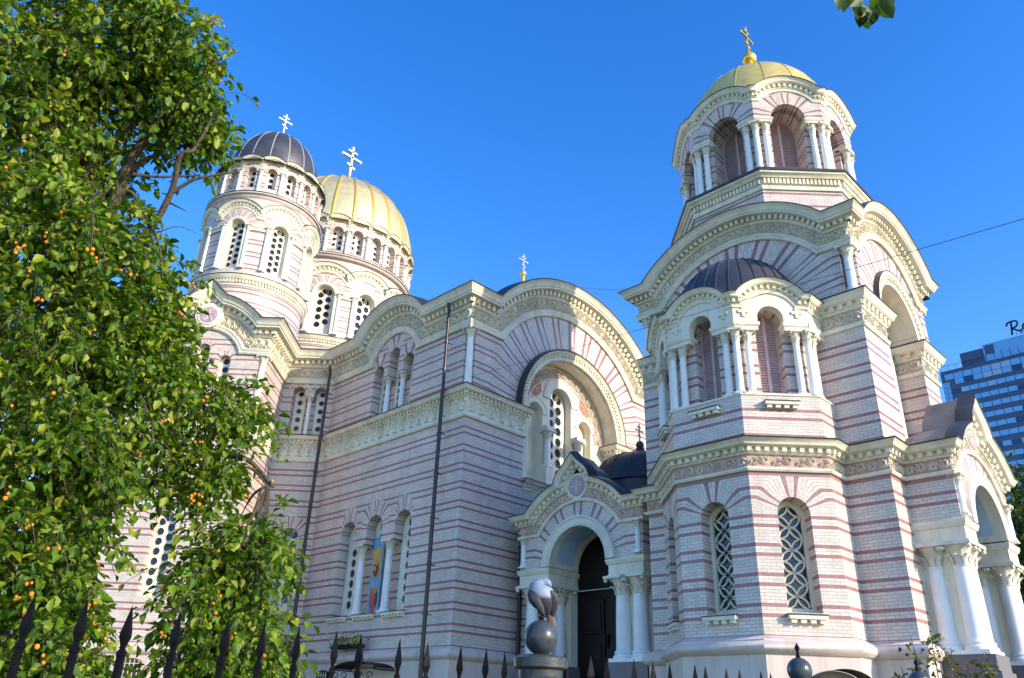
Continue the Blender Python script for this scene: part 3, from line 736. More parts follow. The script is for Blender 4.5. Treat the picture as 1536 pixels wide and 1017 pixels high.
# ---------------------------------------------------------------- bay of the bell tower, second storey
BP2 = [(20.87, 13.52), (19.95, 13.52), (18.45, 12.02), (18.45, 9.82), (19.95, 8.32), (20.87, 8.32)]
SPEC_BAY = dict(mould=[(0, 0), (0, .03), (.04, .05), (.07, .05), (.1, .02)], frieze=(.1, .12, .02), bed=[(.1, .02), (.12, .05), (.15, .06)],
    dent=(.15, .25, .06, .13, .17, .5), crown=[(.15, .06), (.25, .06), (.25, .15), (.29, .2), (.34, .21), (.40, .27)], flash=[(.40, .28), (.425, .29), (.43, .28), (.5, 0)])
pw = MB(); iw = MB(); ab = MB(); az = MB(); cm = MB()
for i, (f, k0, k1) in enumerate(run(BP2)):
    ab.cut(); iw.cut(); L = f.L; wall(pw, f, 0, L, 8.55, 9.92, [], PT)
    sweep(ab, f, hpath(0, L, 0, k0, k1), [(9.90, 0), (9.90, .03), (9.96, .03), (9.96, -.4)], m=0)
    fi = f.off(-.30); e0, e1 = .30*k0, .30*k1
    if i in (0, 4):
        wall(iw, fi, e0, L-e1, 9.9, 12.6, [], PT); wall(az, f, 0, L, 12.15, 13.0, [], 0)
        footprint(ab, f, 0, L, -.35, 0, [(0, 11.90), (0, 12.0), (.04, 12.05), (.05, 12.14), (0, 12.16)])
        sweep(cm, f, hpath(0, L, 12.55, k0, k1), SPEC_BAY['mould']); entab(f, hpath(0, L, 12.55, k0, k1), SPEC_BAY, cm)
        for u in (.42,) : column(f, u if i == 4 else L-u, -.15, 9.95, 11.92, .10, .36, CH)
        continue
    o = op_(L/2, .37, 9.74, 12.30, .72); oi = dict(o, r2=.75, w=.75)
    wall(iw, fi, e0, L-e1, 9.9, 12.6, [dict(oi, zs=9.9)], PT); reveal(iw, fi, oi, .42, PT)
    louver_window(fi, oi, .36, CH)
    sill_(f, L/2, .46, 9.76, CH)
    for a, b in ((0.02, L/2-.37), (L/2+.37, L-.02)):
        ab.cut()
        footprint(ab, f, a, b, -.35, 0, [(0, 11.90), (0, 12.0), (.04, 12.05), (.05, 12.14), (0, 12.16)])
    zt = lambda u: max(12.95, 12.25+math.sqrt(max(0, 1.2**2-(u-L/2)**2)))
    wall(az, f, 0, L, 12.15, zt, [dict(o, zs=12.15, r2=.75, w=.75)], 0); reveal(az, f, dict(o, zs=12.15), .4, 0, sill=False)
    pth = apath(0, L, 12.58, L/2, 12.25, .82, k0, k1, n=24); entab(f, pth, SPEC_BAY, cm)
    for u in (.38, L-.38): column(f, u, -.13, 9.95, 11.92, .10, .36, CH)
    for u in (.30, L-.30):                                    # small relief crosses in the spandrels
        az.fbox(f, u-.045, u+.045, 12.3, 12.62, 0, .04); az.fbox(f, u-.15, u-.045, 12.42, 12.51, 0, .04); az.fbox(f, u+.045, u+.15, 12.42, 12.51, 0, .04)
for (x, y), (nx, ny) in (((18.45, 12.02), (.924, -.383)), ((18.45, 9.82), (.924, .383)), ((19.95, 8.32), (.383, .924)), ((19.95, 13.52), (.383, -.924))):
    fq = Fr((x+nx*.13, y+ny*.13), (ny, -nx) if False else (-ny, nx)); column(fq, 0, 0, 9.95, 11.92, .105, .36, CH)
part(pw, 'wall', M['brick']); part(iw, 'wall', M['brick']); part(ab, 'impost', M['cream']); part(az, 'arch_wall', M['ivory']); part(cm, 'cornice', CF, 35)
dm = MB(); C0 = (20.87, 10.92); prof = [(2.12*math.cos(a)**.95 if a < 1.55 else .01, 13.0+2.45*math.sin(a)) for a in [math.pi/2*i/10 for i in range(11)]]
dm.lathe((C0[0], C0[1], 0), prof, 28, math.pi/2, 3*math.pi/2); d = part(dm, 'half_dome', M['lead'], 50); rb = MB()
for k in range(1, 16):
    a = math.pi/2+math.pi*k/16; rb.tube([(C0[0]+q*math.cos(a), C0[1]+q*math.sin(a), z+.012) for q, z in prof[:-1]], .022, 5)
rb.build('standing_seam', M['lead'], d)
rf = MB(); poly = [(20.9, 13.5), (19.95, 13.5), (18.5, 12.02), (18.5, 9.85), (19.95, 8.34), (20.9, 8.34)]; rf.face([(x, y, 13.0) for x, y in poly]); part(rf, 'roof', M['lead'])

# ---------------------------------------------------------------- bell tower, second storey block with the big gables
X0, X1, Y0, Y1 = 20.87, 26.7, 7.14, 14.7; SZ = .95
SPEC_PIER = scale_spec(SPEC_LOW, 1.25, .8)
TA = seg((X0, Y1), (X0, Y0)); TB = seg((X0, Y0), (X1, Y0)); TC = seg((X1, Y0), (X1, Y1)); TD = seg((X1, Y1), (X0, Y1))
wl = MB(); cm, fm = MB(), MB()
ucA, zcA, rA, ZB = 3.78, 12.8, 3.43, 14.78
ucB, rB = (X1-X0)/2, 2.62
SP_T = scale_spec(SPEC_TOP, .68, .8)
ztA = lambda u: max(ZB+.02, zcA+math.sqrt(max(0, rA*rA-(u-ucA)**2)))
ztB = lambda u: max(ZB+.02, zcA+.62+math.sqrt(max(0, rB*rB-(u-ucB)**2)))
# lower half: piers
wall(wl, TA, 0, 7.56, 8.5, 12.1, [], PT)
wl.cut(); wall(wl, TB, 0, 1.68, 8.5, 12.1, [], PT); wl.cut(); wall(wl, TB, X1-X0-1.28, X1-X0, 8.5, 12.1, [], PT); wall(wl, TB, 1.68, X1-X0-1.28, 8.5, 9.0, [], PT)
wl.cut(); wall(wl, TC, 0, 7.56, 8.5, 13.2, [], PT); wall(wl, TD, 0, X1-X0, 8.5, 13.2, [], PT)
for (f, a, b, k0, k1) in ((TA, 6.38, 7.56, 0, 1), (TA, 0, 1.18, 0, 0), (TB, 0, 1.68, 1, 1), (TB, X1-X0-1.28, X1-X0, 1, 1)):
    cm.cut(); fm.cut(); entab(f, hpath(a, b, 12.06, k0, k1), SPEC_PIER, cm, fm)
for (f, u, s) in ((TB, 1.68, 1), (TB, X1-X0-1.28, -1)):                # returns of the pier entablature into the recess
    p0 = f.pt(u, 0); fr = Fr((p0[0], p0[1]), (-f.n[0]*1, -f.n[1]*1)) if s > 0 else Fr(f.pt(u, 0, -.8)[:2], f.n)
    cm.cut(); fm.cut(); wl.cut(); entab(fr, hpath(0, .8, 12.06, 1 if s > 0 else 0, 0 if s > 0 else 1), SPEC_PIER, cm, fm)
    wall(wl, fr, 0, .8, 8.5, 12.1, [], PT)
# upper half: gable walls with radiating stripes
NT = .34
oA = op_(ucA, 1.9, 12.4, 13.1, 3.3)
wl.cut(); wall(wl, TA, NT, 7.56-NT, 13.15, ztA, [op_(ucA, 1.2, 13.15, 13.2, 3.4)], PT)
rB0 = 1.44
oB = op_((1.68+X1-X0-1.28)/2, rB0, 9.0, 13.0, 2.75)
wl.cut(); wall(wl, TB, NT, X1-X0-NT, 13.15, ztB, [dict(oB, zs=13.15, zp=13.16)], PT)
reveal(wl, TB, dict(oB, zs=13.15, zp=13.16), .8, PT, sill=False)
wl.cut(); wall(wl, TB.off(-.8), .3, X1-X0-.3, 8.9, 15.2, [op_(oB['uc'], .8, 9.3, 12.6, 1.6)], PT)
rv = MB(); o2 = op_(oB['uc'], .8, 9.3, 12.6, 1.6); reveal(rv, TB.off(-.8), o2, .3, PT); sweep(rv, TB.off(-.8), semi(oB['uc'], 12.6, .8, legs=3.3), [(0, 0), (0, .08), (.1, .1), (.28, .08), (.3, 0)]); part(rv, 'window_surround', M['ivory'], 40)
louver_window(TB.off(-.8), o2, .25, CH)
hd = MB(); hp = semi(oB['uc'], 13.15, rB0, 36); sweep(hd, TB, hp, [(0, -.8), (0, .05), (.05, .07), (.1, .07), (.14, .05), (.28, .05), (.28, .12), (.4, .16)]); sweep(hd, TB, hp, [(.4, .165), (.43, .17), (.46, 0)], m=1)
dentils(hd, TB, hp, .16, .27, .05, .115, .17, .5); part(hd, 'hood_mould', CF, 35)
for f in (TA, TB):
    L = 7.56 if f is TA else X1-X0
    for u0, s in ((0, 1), (L, -1)):                              # corner notches for the angle columns
        u = u0+s*NT; wl.face([f.pt(u, 13.1), f.pt(u, 13.1, -NT), f.pt(u, ZB+.1, -NT), f.pt(u, ZB+.1)], [(0, 13.1-PT), (NT, 13.1-PT), (NT, ZB+.1-PT), (0, ZB+.1-PT)])
for f, u in ((TB, .17), (TB, X1-X0-.17), (TA, .17)): column(f, u, -.17, 13.22, ZB+.02, .14, .36, CH)
wall(wl, TC, NT, 7.56-NT, 13.15, ztA, [], PT); wall(wl, TD, NT, X1-X0-NT, 13.15, ztB, [], PT)
kt = dict(n=40)
PA = apath(0, 7.56, ZB, ucA, zcA, rA, 1, 1, **kt); PBt = apath(0, X1-X0, ZB, ucB, zcA+.62, rB, 1, 1, **kt)
wl.cut(); cm.cut(); fm.cut()
for f, p in ((TA, PA), (TB, PBt), (TC, PA), (TD, PBt)): cm.cut(); fm.cut(); entab(f, p, SP_T, cm, fm if f in (TA, TB) else None)
part(wl, 'wall', M['brick']); part(cm, 'cornice', CF, 35); part(fm, 'frieze', FV)
rf = MB(); TT = SP_T['flash'][1][0]
for f, p, D in ((TA, PA, 6.6), (TB, PBt, 7.5)): rf.grid([[f.pt(u, z+.015, d) for u, z in p(TT, 0)] for d in (.55, 0, -1.2, -2.4, -D+2.4, -D+1.2, -D, -D-.55)])
part(rf, 'roof', M['lead'], 40)
pc = MB(); pc.box((X0-.02, Y0-.02, 13.05), (X0+NT, Y0+NT, 13.2)); pc.cut(); pc.box((X1-NT, Y0-.02, 13.05), (X1+.02, Y0+NT, 13.2)); part(pc, 'pier_cap', M['slate'])
# ---------------------------------------------------------------- octagon and belfry
OC = (24.1, 10.92)
def ngon(R_, n, off): return [(OC[0]+R_*math.cos(R(off+360*i/n)), OC[1]+R_*math.sin(R(off+360*i/n))) for i in range(n)]
wl = MB(); cm = MB()
for f, k0, k1 in run(ngon(3.42, 8, 22.5), True):
    wall(wl, f, 0, f.L, 14.0, 18.1, [], PT)
    h = hpath(0, f.L, 0, k0, k1); sweep(cm, f, h, [(18.0, 0), (18.0, .06), (18.08, .08), (18.12, .05), (18.2, .05), (18.42, .05), (18.42, .16), (18.5, .2), (18.55, .27), (18.62, .28)])
    dentils(cm, f, hpath(0, f.L, 18.0), .2, .4, .05, .13, .13, .55); sweep(cm, f, h, [(18.62, .31), (18.71, .33), (18.72, .3), (18.85, -.3)], m=1)
part(wl, 'wall', M['brick']); part(cm, 'cornice', CF, 35)
wl = MB(); cm = MB(); st = MB(); ab = MB(); iw = MB(); iv = MB()
for f, k0, k1 in run(ngon(3.2, 8, 22.5), True):
    L = f.L; o = op_(L/2, .6, 19.1, 21.38, 1.12); fi = f.off(-.26)
    sweep(st, f, hpath(0, L, 0, k0, k1), [(18.75, .08), (18.9, .08), (18.92, .04), (19.02, .04), (19.02, -.5)])
    oi = dict(o); wall(iw, fi, .26*k0, L-.26*k1, 19.0, 22.15, [dict(o, zs=19.05, r2=.95)], PT); reveal(iw, fi, dict(o, zs=19.05), .85, PT)
    wall(wl, f, 0, L, 21.32, lambda u: max(22.12, 21.38+math.sqrt(max(0, 1.17**2-(u-L/2)**2))), [dict(o, zs=21.32)], PT)
    reveal(iw, f, dict(o, zs=21.32), .5, PT, sill=False)
    louver_window(f.off(-.7), dict(o, zs=19.05), .3, CH)
    for a, b in ((.02, L/2-.6), (L/2+.6, L-.02)): ab.cut(); footprint(ab, f, a, b, -.4, .0, [(0, 21.12), (0, 21.2), (.05, 21.26), (.05, 21.31), (0, 21.33)])
    sp = scale_spec(SPEC_BAY, 1.15, 1.1); entab(f, apath(0, L, 22.06, L/2, 21.38, 1.17, k0, k1, n=26), sp, cm)
    for u in (.40, L-.40): column(f, u, -.12, 19.02, 21.14, .11, .38, CH)
    x, y, _ = f.pt(0, 0); rr = math.hypot(x-OC[0], y-OC[1]); cx, cy = OC[0]+(x-OC[0])*(1-.15/rr), OC[1]+(y-OC[1])*(1-.15/rr)
    column(Fr((cx, cy), (-(y-OC[1]), x-OC[0])), 0, 0, 19.02, 21.14, .11, .38, CH)
part(wl, 'wall', M['brick']); part(iw, 'wall', M['brick']); part(ab, 'impost', M['cream']); part(st, 'base_course', M['cream']); part(cm, 'cornice', CF, 35)

def dome(c, R_, z0, z1, n_rib, parent, mat, ribmat, rw, shape=1.0, name='dome'):
    H = z1-z0; cur = [(max(.05, R_*math.cos(a)**shape), z0+H*math.sin(a)) for a in [math.pi/2*i/20 for i in range(21)]]
    prof = [(R_*1.03, z0-.25), (R_*1.03, z0)]
    for i, (q, z) in enumerate(cur):
        prof.append((q, z))
        if i < 19: n_ = cur[i+1]; prof.append((n_[0]+.03, n_[1]-.006))
    b = MB(); b.lathe((c[0], c[1], 0), prof, 64); d = b.build(name, mat, parent, 50)
    for k in range(n_rib):
        rb = MB(); a = 2*math.pi*(k+.5)/n_rib; rb.tube([(c[0]+q*math.cos(a), c[1]+q*math.sin(a), z+.02) for q, z in cur[:-1]], rw, 6, cap=False); rb.build('rib', ribmat, d, 60)
    return d
M['gold_warm'] = plain('warm_gilded_sheet', (0.90, 0.66, 0.20), 0.36, metal=0.5, var=0.15, scale=3, bump=0.25, bscale=3)
d = dome(OC, 2.82, 22.55, 25.95, 16, CH, M['gold_warm'], M['goldrib'], .03)
rf = MB(); rf.lathe((OC[0], OC[1], 0), [(2.95, 22.3), (2.75, 22.62)], 32); part(rf, 'roof', M['lead'])
b = MB(); b.lathe((OC[0], OC[1], 0), [(.36, 25.85), (.36, 26.0), (.18, 26.12), (.14, 26.5), (.13, 26.9)], 16); b.sphere((OC[0], OC[1], 27.14), .30, 18); b.lathe((OC[0], OC[1], 0), [(.12, 27.4), (.08, 27.55)], 10); b.build('finial_ball', M['goldrib'], d, 60)
cross((OC[0], OC[1], 27.4), 1.55, 0, d, M['bronze'], .035)

# ---------------------------------------------------------------- the body
FP = [(13.27, 37.4), (10.97, 35.1), (15.05, 31.03), (17.35, 33.31), (19.06, 31.6), (19.06, 21.8), (31.74, 21.8), (31.74, 31.6), (33.5, 33.3)]
BS = run(FP); names = ['E', 'F', 'G', 'W', 'A', 'B', 'C', 'D']; BD = {n: s for n, s in zip(names, BS)}
PLB = [(z+.22 if z else 0, d) for z, d in PL]
pl = MB(); cm, fm = MB(), MB(); c2, f2 = MB(), MB()
for n in names:
    cm.cut(); fm.cut(); pl.cut(); c2.cut(); f2.cut(); f, k0, k1 = BD[n]; sweep(pl, f, hpath(0, f.L, 0, k0, k1), PLB)
    if n != 'B': entab(f, hpath(0, f.L, 12.28, k0, k1), SPEC_STR, cm, fm)
fB, kB0, kB1 = BD['B']; UB, RBIG = 6.34, 3.08
for a, b, k0, k1 in ((0, UB-RBIG-.02, kB0, 1), (UB+RBIG+.02, fB.L, 1, kB1)): cm.cut(); fm.cut(); entab(fB, hpath(a, b, 12.28, k0, k1), SPEC_STR, cm, fm)
for u, s in ((UB-RBIG-.02, 1), (UB+RBIG+.02, -1)):
    fr = Fr(fB.pt(u, 0)[:2], (-fB.n[0], -fB.n[1])) if s > 0 else Fr(fB.pt(u, 0, -.7)[:2], fB.n)
    cm.cut(); fm.cut(); entab(fr, hpath(0, .7, 12.28, 1 if s > 0 else 0, 0 if s > 0 else 1), SPEC_STR, cm, fm)
part(pl, 'plinth', M['plinth'], 40); part(cm, 'cornice', CF, 35); part(fm, 'frieze', [M['ivory'], M['cream']])
ZU = 16.2
UA = 4.75
paths = {}
for n in names:
    c2.cut(); f2.cut()
    f, k0, k1 = BD[n]
    if n == 'F': paths[n] = (apath(0, f.L, ZU, f.L/2, 15.7, 1.7, k0, k1), opath(0, f.L, ZU, f.L/2, 15.7, 1.7, 18.15, -.5, k0, k1, tip=44))
    elif n == 'A': p = apath(0, f.L, ZU, UA, 15.75, 1.68, k0, k1, n=36); paths[n] = (p, p)
    elif n == 'B': p = apath(0, f.L, ZU, UB, 13.5, 5.25, k0, k1, n=64); paths[n] = (p, p)
    else: p = hpath(0, f.L, ZU, k0, k1); paths[n] = (p, p)
    entab(f, paths[n][0], SPEC_TOP, c2, f2, path_top=paths[n][1])
part(c2, 'cornice', CF, 35); part(f2, 'frieze', FV)
arcz = lambda uc, zc, r: (lambda u: max(ZU+.03, zc+math.sqrt(max(0, r*r-(u-uc)**2))))
NB = .32; wl = MB(); up = MB()
def triple(wb, f, us, r, zps, zs, zcap, zt, u0, u1, z0, ph, cr, hr, pitch, cols=1, sill=True):
    a, b = us[0]-r, us[-1]+r; gap = (us[1]-us[0])/2 if len(us) > 1 else r+.3
    wall(wb, f, u0, a, z0, zt, [], ph); wall(wb, f, b, u1, z0, zt, [], ph)
    if zs > z0: wall(wb, f, a, b, z0, zs, [], ph)
    ops = [op_(u, r, zcap, zp, r+(.62 if len(us) > 2 else .4), gap) for u, zp in zip(us, zps)]
    ops[0] = dict(ops[0]); tmp = [dict(o, w=min(gap, o['w'])) for o in ops]
    # outermost half zones reach beyond a..b, so the arches are built as one strip between a-m and b+m
    m_ = .0
    strip_arch(wb, f, a, b, zcap, zt, tmp, ph)
    for o in tmp: reveal(wb, f, o, .5, ph, sill=False)
    for u in (a, b): wb.face([f.pt(u, zs), f.pt(u, zs, -.5), f.pt(u, zcap, -.5), f.pt(u, zcap)], [(0, zs-ph), (.5, zs-ph), (.5, zcap-ph), (0, zcap-ph)])
    fi = f.off(-.5); wall(wb, fi, a-.05, b+.05, zs-.05, max(zps)+r+.05, [], ph)
    wb.face([f.pt(a, zs), f.pt(b, zs), f.pt(b, zs, -.5), f.pt(a, zs, -.5)])
    for u, zp in zip(us, zps): hole_window(fi, op_(u, r-.03, zs, zp), -.06, cols, pitch, hr, CH)
    for u, v in zip(us, us[1:]): 
        column(f, (u+v)/2, -.2, zs, zcap, cr, cr*2.6, CH)
    for u, v in zip(us, us[1:]): wb.face([f.pt(u+r, zcap), f.pt(v-r, zcap), f.pt(v-r, zcap, -.5), f.pt(u+r, zcap, -.5)])
def strip_arch(wb, f, a, b, zcap, zt, ops, ph):
    """row of arches whose outer rings are clipped at the row's ends; rings beyond the ends are laid over the side walls 4 mm proud"""
    wall(wb, f, a, b, zcap, zt, [dict(o, w=min(o['w'], o['r']+.001) if i in (0, len(ops)-1) and len(ops) > 1 else o['w'], r2=o['r2']) if False else o2_(o, a, b) for i, o in enumerate(ops)], ph)
def o2_(o, a, b):
    return dict(o, w=min(o['w'], o['uc']-a+1e-4 if o['uc']-a < o['w'] else o['w'], b-o['uc']+1e-4 if b-o['uc'] < o['w'] else o['w']))
# west arm, flank wall A
f = BD['A'][0]
triple(wl, f, [2.79, 4.62, 6.50], .53, [8.62, 8.65, 8.60], 5.32, 8.06, 12.35, 0, f.L, 3.9, PB, .15, .17, .42)
triple(up, f, [3.67, 4.74, 5.81], .36, [15.80, 16.42, 15.85], 13.55, 15.44, arcz(UA, 15.75, 1.70), 0, f.L-NB, 13.4, PB, .12, .13, .34)
for u in (2.79, 4.62, 6.50): sill_(f, u, .66, 5.33, CH, 7)
# icon boards in the middle window
ic = MB(); fi = f.off(-.36); u = 4.62
ic.fbox(fi, u-.36, u+.36, 5.36, 8.35, 0, .03, 0); ic.fbox(fi, u-.27, u+.27, 6.75, 7.85, .03, .05, 1); ic.fbox(fi, u-.23, u+.23, 6.80, 7.80, .05, .055, 2)
def blob(cx, cz, rx, rz, d, m):
    ic.face([fi.pt(cx+rx*math.cos(2*math.pi*i/18), cz+rz*math.sin(2*math.pi*i/18), d) for i in range(18)], m=m)
blob(u, 7.05, .19, .30, .060, 3); blob(u+.02, 7.38, .15, .17, .064, 1); blob(u+.02, 7.36, .085, .11, .068, 4); blob(u-.07, 7.08, .07, .09, .070, 1)
blob(u-.02, 5.75, .20, .42, .036, 5); blob(u+.0, 6.28, .15, .17, .040, 1); blob(u+.0, 6.26, .085, .11, .044, 4); blob(u-.16, 5.95, .10, .34, .042, 5); blob(u+.17, 5.9, .08, .30, .043, 3)
part(ic, 'icon_panel', [M['icon_blue'], M['goldpaint'], M['mosaic'], M['icon_dark'], M['skin'], M['icon_red']])
# chapel wall W
wl.cut(); up.cut()
f = BD['W'][0]
o = op_(1.33, .5, 5.65, 8.72, 1.05); wall(wl, f, 0, f.L, 3.9, 12.35, [o], PB); reveal(wl, f, o, .3, PB); hole_window(f, o, .25, 2, .40, .155, CH)
triple(up, f, [.77, 1.81], .30, [15.76, 15.76], 13.55, 15.6, ZU+.02, 0, f.L, 13.4, PB, .10, .13, .44)
sc = MB()
for u in (.77, 1.81): sc.cut(); sweep(sc, f, semi(u, 15.8, .46), [(0, 0), (0, .05), (.05, .07), (.09, .0)])
part(sc, 'hood_mould', M['cream'], 40)
# chapel side G and front F
wl.cut(); up.cut()
f = BD['G'][0]; wall(wl, f, 0, f.L, 3.9, 12.35, [], PB); wall(up, f, NB, f.L, 13.4, ZU+.02, [], PB)
wl.cut(); up.cut(); f = BD['F'][0]; o = op_(f.L/2, .46, 5.65, 8.6, 1.0); wall(wl, f, 0, f.L, 3.9, 12.35, [o], PB); reveal(wl, f, o, .3, PB); hole_window(f, o, .25, 2, .40, .15, CH)
os_ = [op_(f.L/2-1.03, .28, 13.6, 15.88, .5), op_(f.L/2, .28, 13.6, 16.42, .5), op_(f.L/2+1.03, .28, 13.6, 15.88, .5)]
wall(up, f, NB, f.L-NB, 13.4, arcz(f.L/2, 15.7, 1.7), os_, PB)
for o in os_: reveal(up, f, o, .32, PB); hole_window(f, o, .28, 1, .40, .145, CH)
wl.cut(); up.cut(); f = BD['E'][0]; wall(wl, f, 0, f.L, 3.9, 12.35, [], PB); wall(up, f, 0, f.L-NB, 13.4, ZU+.02, [], PB)
for n in ('C', 'D'): wl.cut(); up.cut(); f = BD[n][0]; wall(wl, f, 0, f.L, 3.9, 12.35, [], PB); wall(up, f, 0 if n == 'D' else NB, f.L, 13.4, ZU+.02, [], PB)
# corner notches with angle columns
for n0, n1 in (('E', 'F'), ('F', 'G'), ('A', 'B'), ('B', 'C')):
    up.cut(); fa, fb = BD[n0][0], BD[n1][0]
    for fq, u in ((fa, fa.L-NB), (fb, NB)):
        up.face([fq.pt(u, 13.4), fq.pt(u, 13.4, -NB), fq.pt(u, ZU+.1, -NB), fq.pt(u, ZU+.1)], [(0, 13.4-PB), (NB, 13.4-PB), (NB, ZU+.1-PB), (0, ZU+.1-PB)])
    column(fb, .16, -.16, 13.56, ZU+.02, .15, .42, CH)
# west front B with its great arch
wl.cut(); up.cut(); f = fB; wall(wl, f, 0, UB-RBIG, 3.9, 12.35, [], PB); wall(wl, f, UB+RBIG, f.L, 3.9, 12.35, [], PB); wall(wl, f, UB-RBIG, UB+RBIG, 3.9, 10.6, [], PB)
OB = op_(UB, RBIG, 13.4, 13.5, 5.25); wall(up, f, NB, f.L-NB, 13.4, arcz(UB, 13.5, 5.25), [OB], PB)
rv = MB(); reveal(rv, f, dict(OB, zs=10.6), .72, PB); part(rv, 'soffit', M['cream'], 40)
hd = MB(); hp = semi(UB, 13.55, RBIG, 48); sweep(hd, f, hp, [(0, -.05), (0, .12), (.04, .15), (.12, .15), (.16, .12), (.3, .12), (.3, .2), (.36, .24), (.42, .3)]); sweep(hd, f, hp, [(.42, .31), (.46, .32), (.5, .3), (.54, 0)], m=1)
dentils(hd, f, hp, .17, .29, .12, .20, .18, .5); part(hd, 'hood_mould', CF, 35)
fl = f.off(-.7); lu = MB()
ol = [op_(UB-1.66, .45, 10.6, 14.02, .62, .62), op_(UB, .72, 10.6, 14.88, .95, .95), op_(UB+1.66, .45, 10.6, 14.02, .62, .62)]
wall(lu, fl, UB-RBIG, UB+RBIG, 10.6, lambda u: max(10.7, 13.5+math.sqrt(max(0, (RBIG+.02)**2-(u-UB)**2))), ol, 0)
for o in ol: reveal(lu, fl, o, .42, 0)
sweep(lu, fl, semi(UB, 14.88, .72), [(0, 0), (0, .05), (.42, .05), (.46, .08), (.5, .0)])
for s in (-1, 1): sweep(lu, fl, semi(UB+s*1.66, 14.02, .45), [(0, 0), (0, .04), (.2, .04), (.23, .07), (.26, 0)])
sweep(lu, fl, semi(UB, 13.55, 2.42, 40), [(-.05, 0), (-.03, .06), (0, .06), (.02, 0)]); sweep(lu, fl, semi(UB, 13.55, 2.9, 40), [(0, 0), (.02, .06), (.06, .06), (.08, 0)])
for i in range(9):
    a = R(10+20*i); ribbon(lu, lambda s, t, d: fl.pt(UB+s, 14.88+t, d), [(.74*math.cos(a), .74*math.sin(a)), (1.12*math.cos(a), 1.12*math.sin(a))], .008, .05, -.006)
part(lu, 'tympanum', M['ivory'])
fm = MB(); sweep(fm, fl, semi(UB, 13.55, 2.44, 40), [(0, .01), (.45, .01)]); vine(fm, fl, semi(UB, 13.55, 2.44, 60), .03, .42, .01, .46, m=1); part(fm, 'mosaic_band', FZ)
ms = MB()
for s in (-1, 1):
    ms.cut(); c = (UB+s*1.62, 15.0)
    pts = [(c[0]+s*x, c[1]+z) for x, z in ((-.32, .05), (-.05, -.22), (.3, -.28), (.36, .0), (.22, .34), (-.02, .52), (-.2, .62), (-.3, .4))]
    ms.face([fl.pt(*p, .012) for p in pts])
    for k in range(3): ribbon(ms, lambda a_, b_, d: fl.pt(c[0]+s*a_, c[1]+b_, d), [(-.2+.16*k, .38-.2*k), (-.1+.16*k, .2-.14*k), (.02+.13*k, .16-.1*k), (.1+.08*k, .3-.16*k)], .035, .014, .012, 1)
part(ms, 'mosaic', [M['mosaic_red'], M['mosaic']])
hole_window(fl, op_(UB, .70, 10.6, 14.88), .38, 2, .50, .20, CH)
nb_ = MB()
for s in (-1, 1): nb_.cut(); fan(nb_, fl, arch_outline(UB+s*1.66, .46, 10.6, 14.02), -.40)
part(nb_, 'niche_back', M['cream'])
cm = MB(); entab(fB, hpath(UB-RBIG, UB+RBIG, 10.12), SPEC_BAY, cm); part(cm, 'cornice', CF, 35)
for s in (-1, 1): column(fl, UB+s*1.02, .16, 11.6, 13.25, .15, .40, CH)
for s in (-1, 1):
    im = MB(); footprint(im, fl, UB+s*1.02-.24, UB+s*1.02+.24, 0, .32, [(0, 13.25), (.03, 13.3), (.05, 13.42), (.0, 13.46)]); im.cut(); footprint(im, fl, UB+s*1.02-.22, UB+s*1.02+.22, 0, .32, [(0, 10.6), (0, 11.6)]); part(im, 'impost', M['ivory'])
part(wl, 'wall', M['brick']); part(up, 'wall', M['brick'])
md = MB(); uq, zq = BD['F'][0].L/2, 18.0; fq = BD['F'][0]
for rad, d, mm in ((.62, .30, 0), (.50, .34, 1), (.40, .36, 2)):
    pts = [(uq+rad*math.cos(2*math.pi*i/28), zq+rad*math.sin(2*math.pi*i/28)) for i in range(28)]; md.face([fq.pt(*p, d) for p in pts], m=mm)
    for a, b in zip(pts, pts[1:]+pts[:1]): md.face([fq.pt(*a, d), fq.pt(*b, d), fq.pt(*b, 0), fq.pt(*a, 0)], m=mm)
for k in range(6):
    a = k*math.pi/3; ribbon(md, lambda s_, t_, d_: fq.pt(uq+s_, zq+t_, d_), [(.08*math.cos(a), .08*math.sin(a)), (.22*math.cos(a+.3), .22*math.sin(a+.3)), (.34*math.cos(a), .34*math.sin(a)), (.26*math.cos(a-.3), .26*math.sin(a-.3))], .025, .36, .03, 0)
part(md, 'medallion', [M['cream'], M['ivory'], M['pinkstone']])
# roofs and hidden mass behind the parapets
rf = MB(); TT = 1.60
for n, D in (('A', 10), ('B', 13), ('F', 2.6)):
    f = BD[n][0]; rf.grid([[f.pt(u, z+.02, d) for u, z in paths[n][1](TT, 0)] for d in (.6, 0, -D*.33, -D*.66, -D)])
rf.face([(x, y, 17.7) for x, y in ((11, 35.1), (15.05, 31.1), (17.3, 33.4), (19.1, 31.6), (19.1, 22), (31.7, 22), (31.7, 31.6), (40, 36), (40, 58), (13, 58))])
part(rf, 'roof', M['slate'], 40)
bx = MB(); bx.box((17.8, 34, 0), (39.5, 57, 17.6)); bx.box((12.6, 37, 0), (18.5, 52, 17.6)); part(bx, 'wall', M['plinth'])

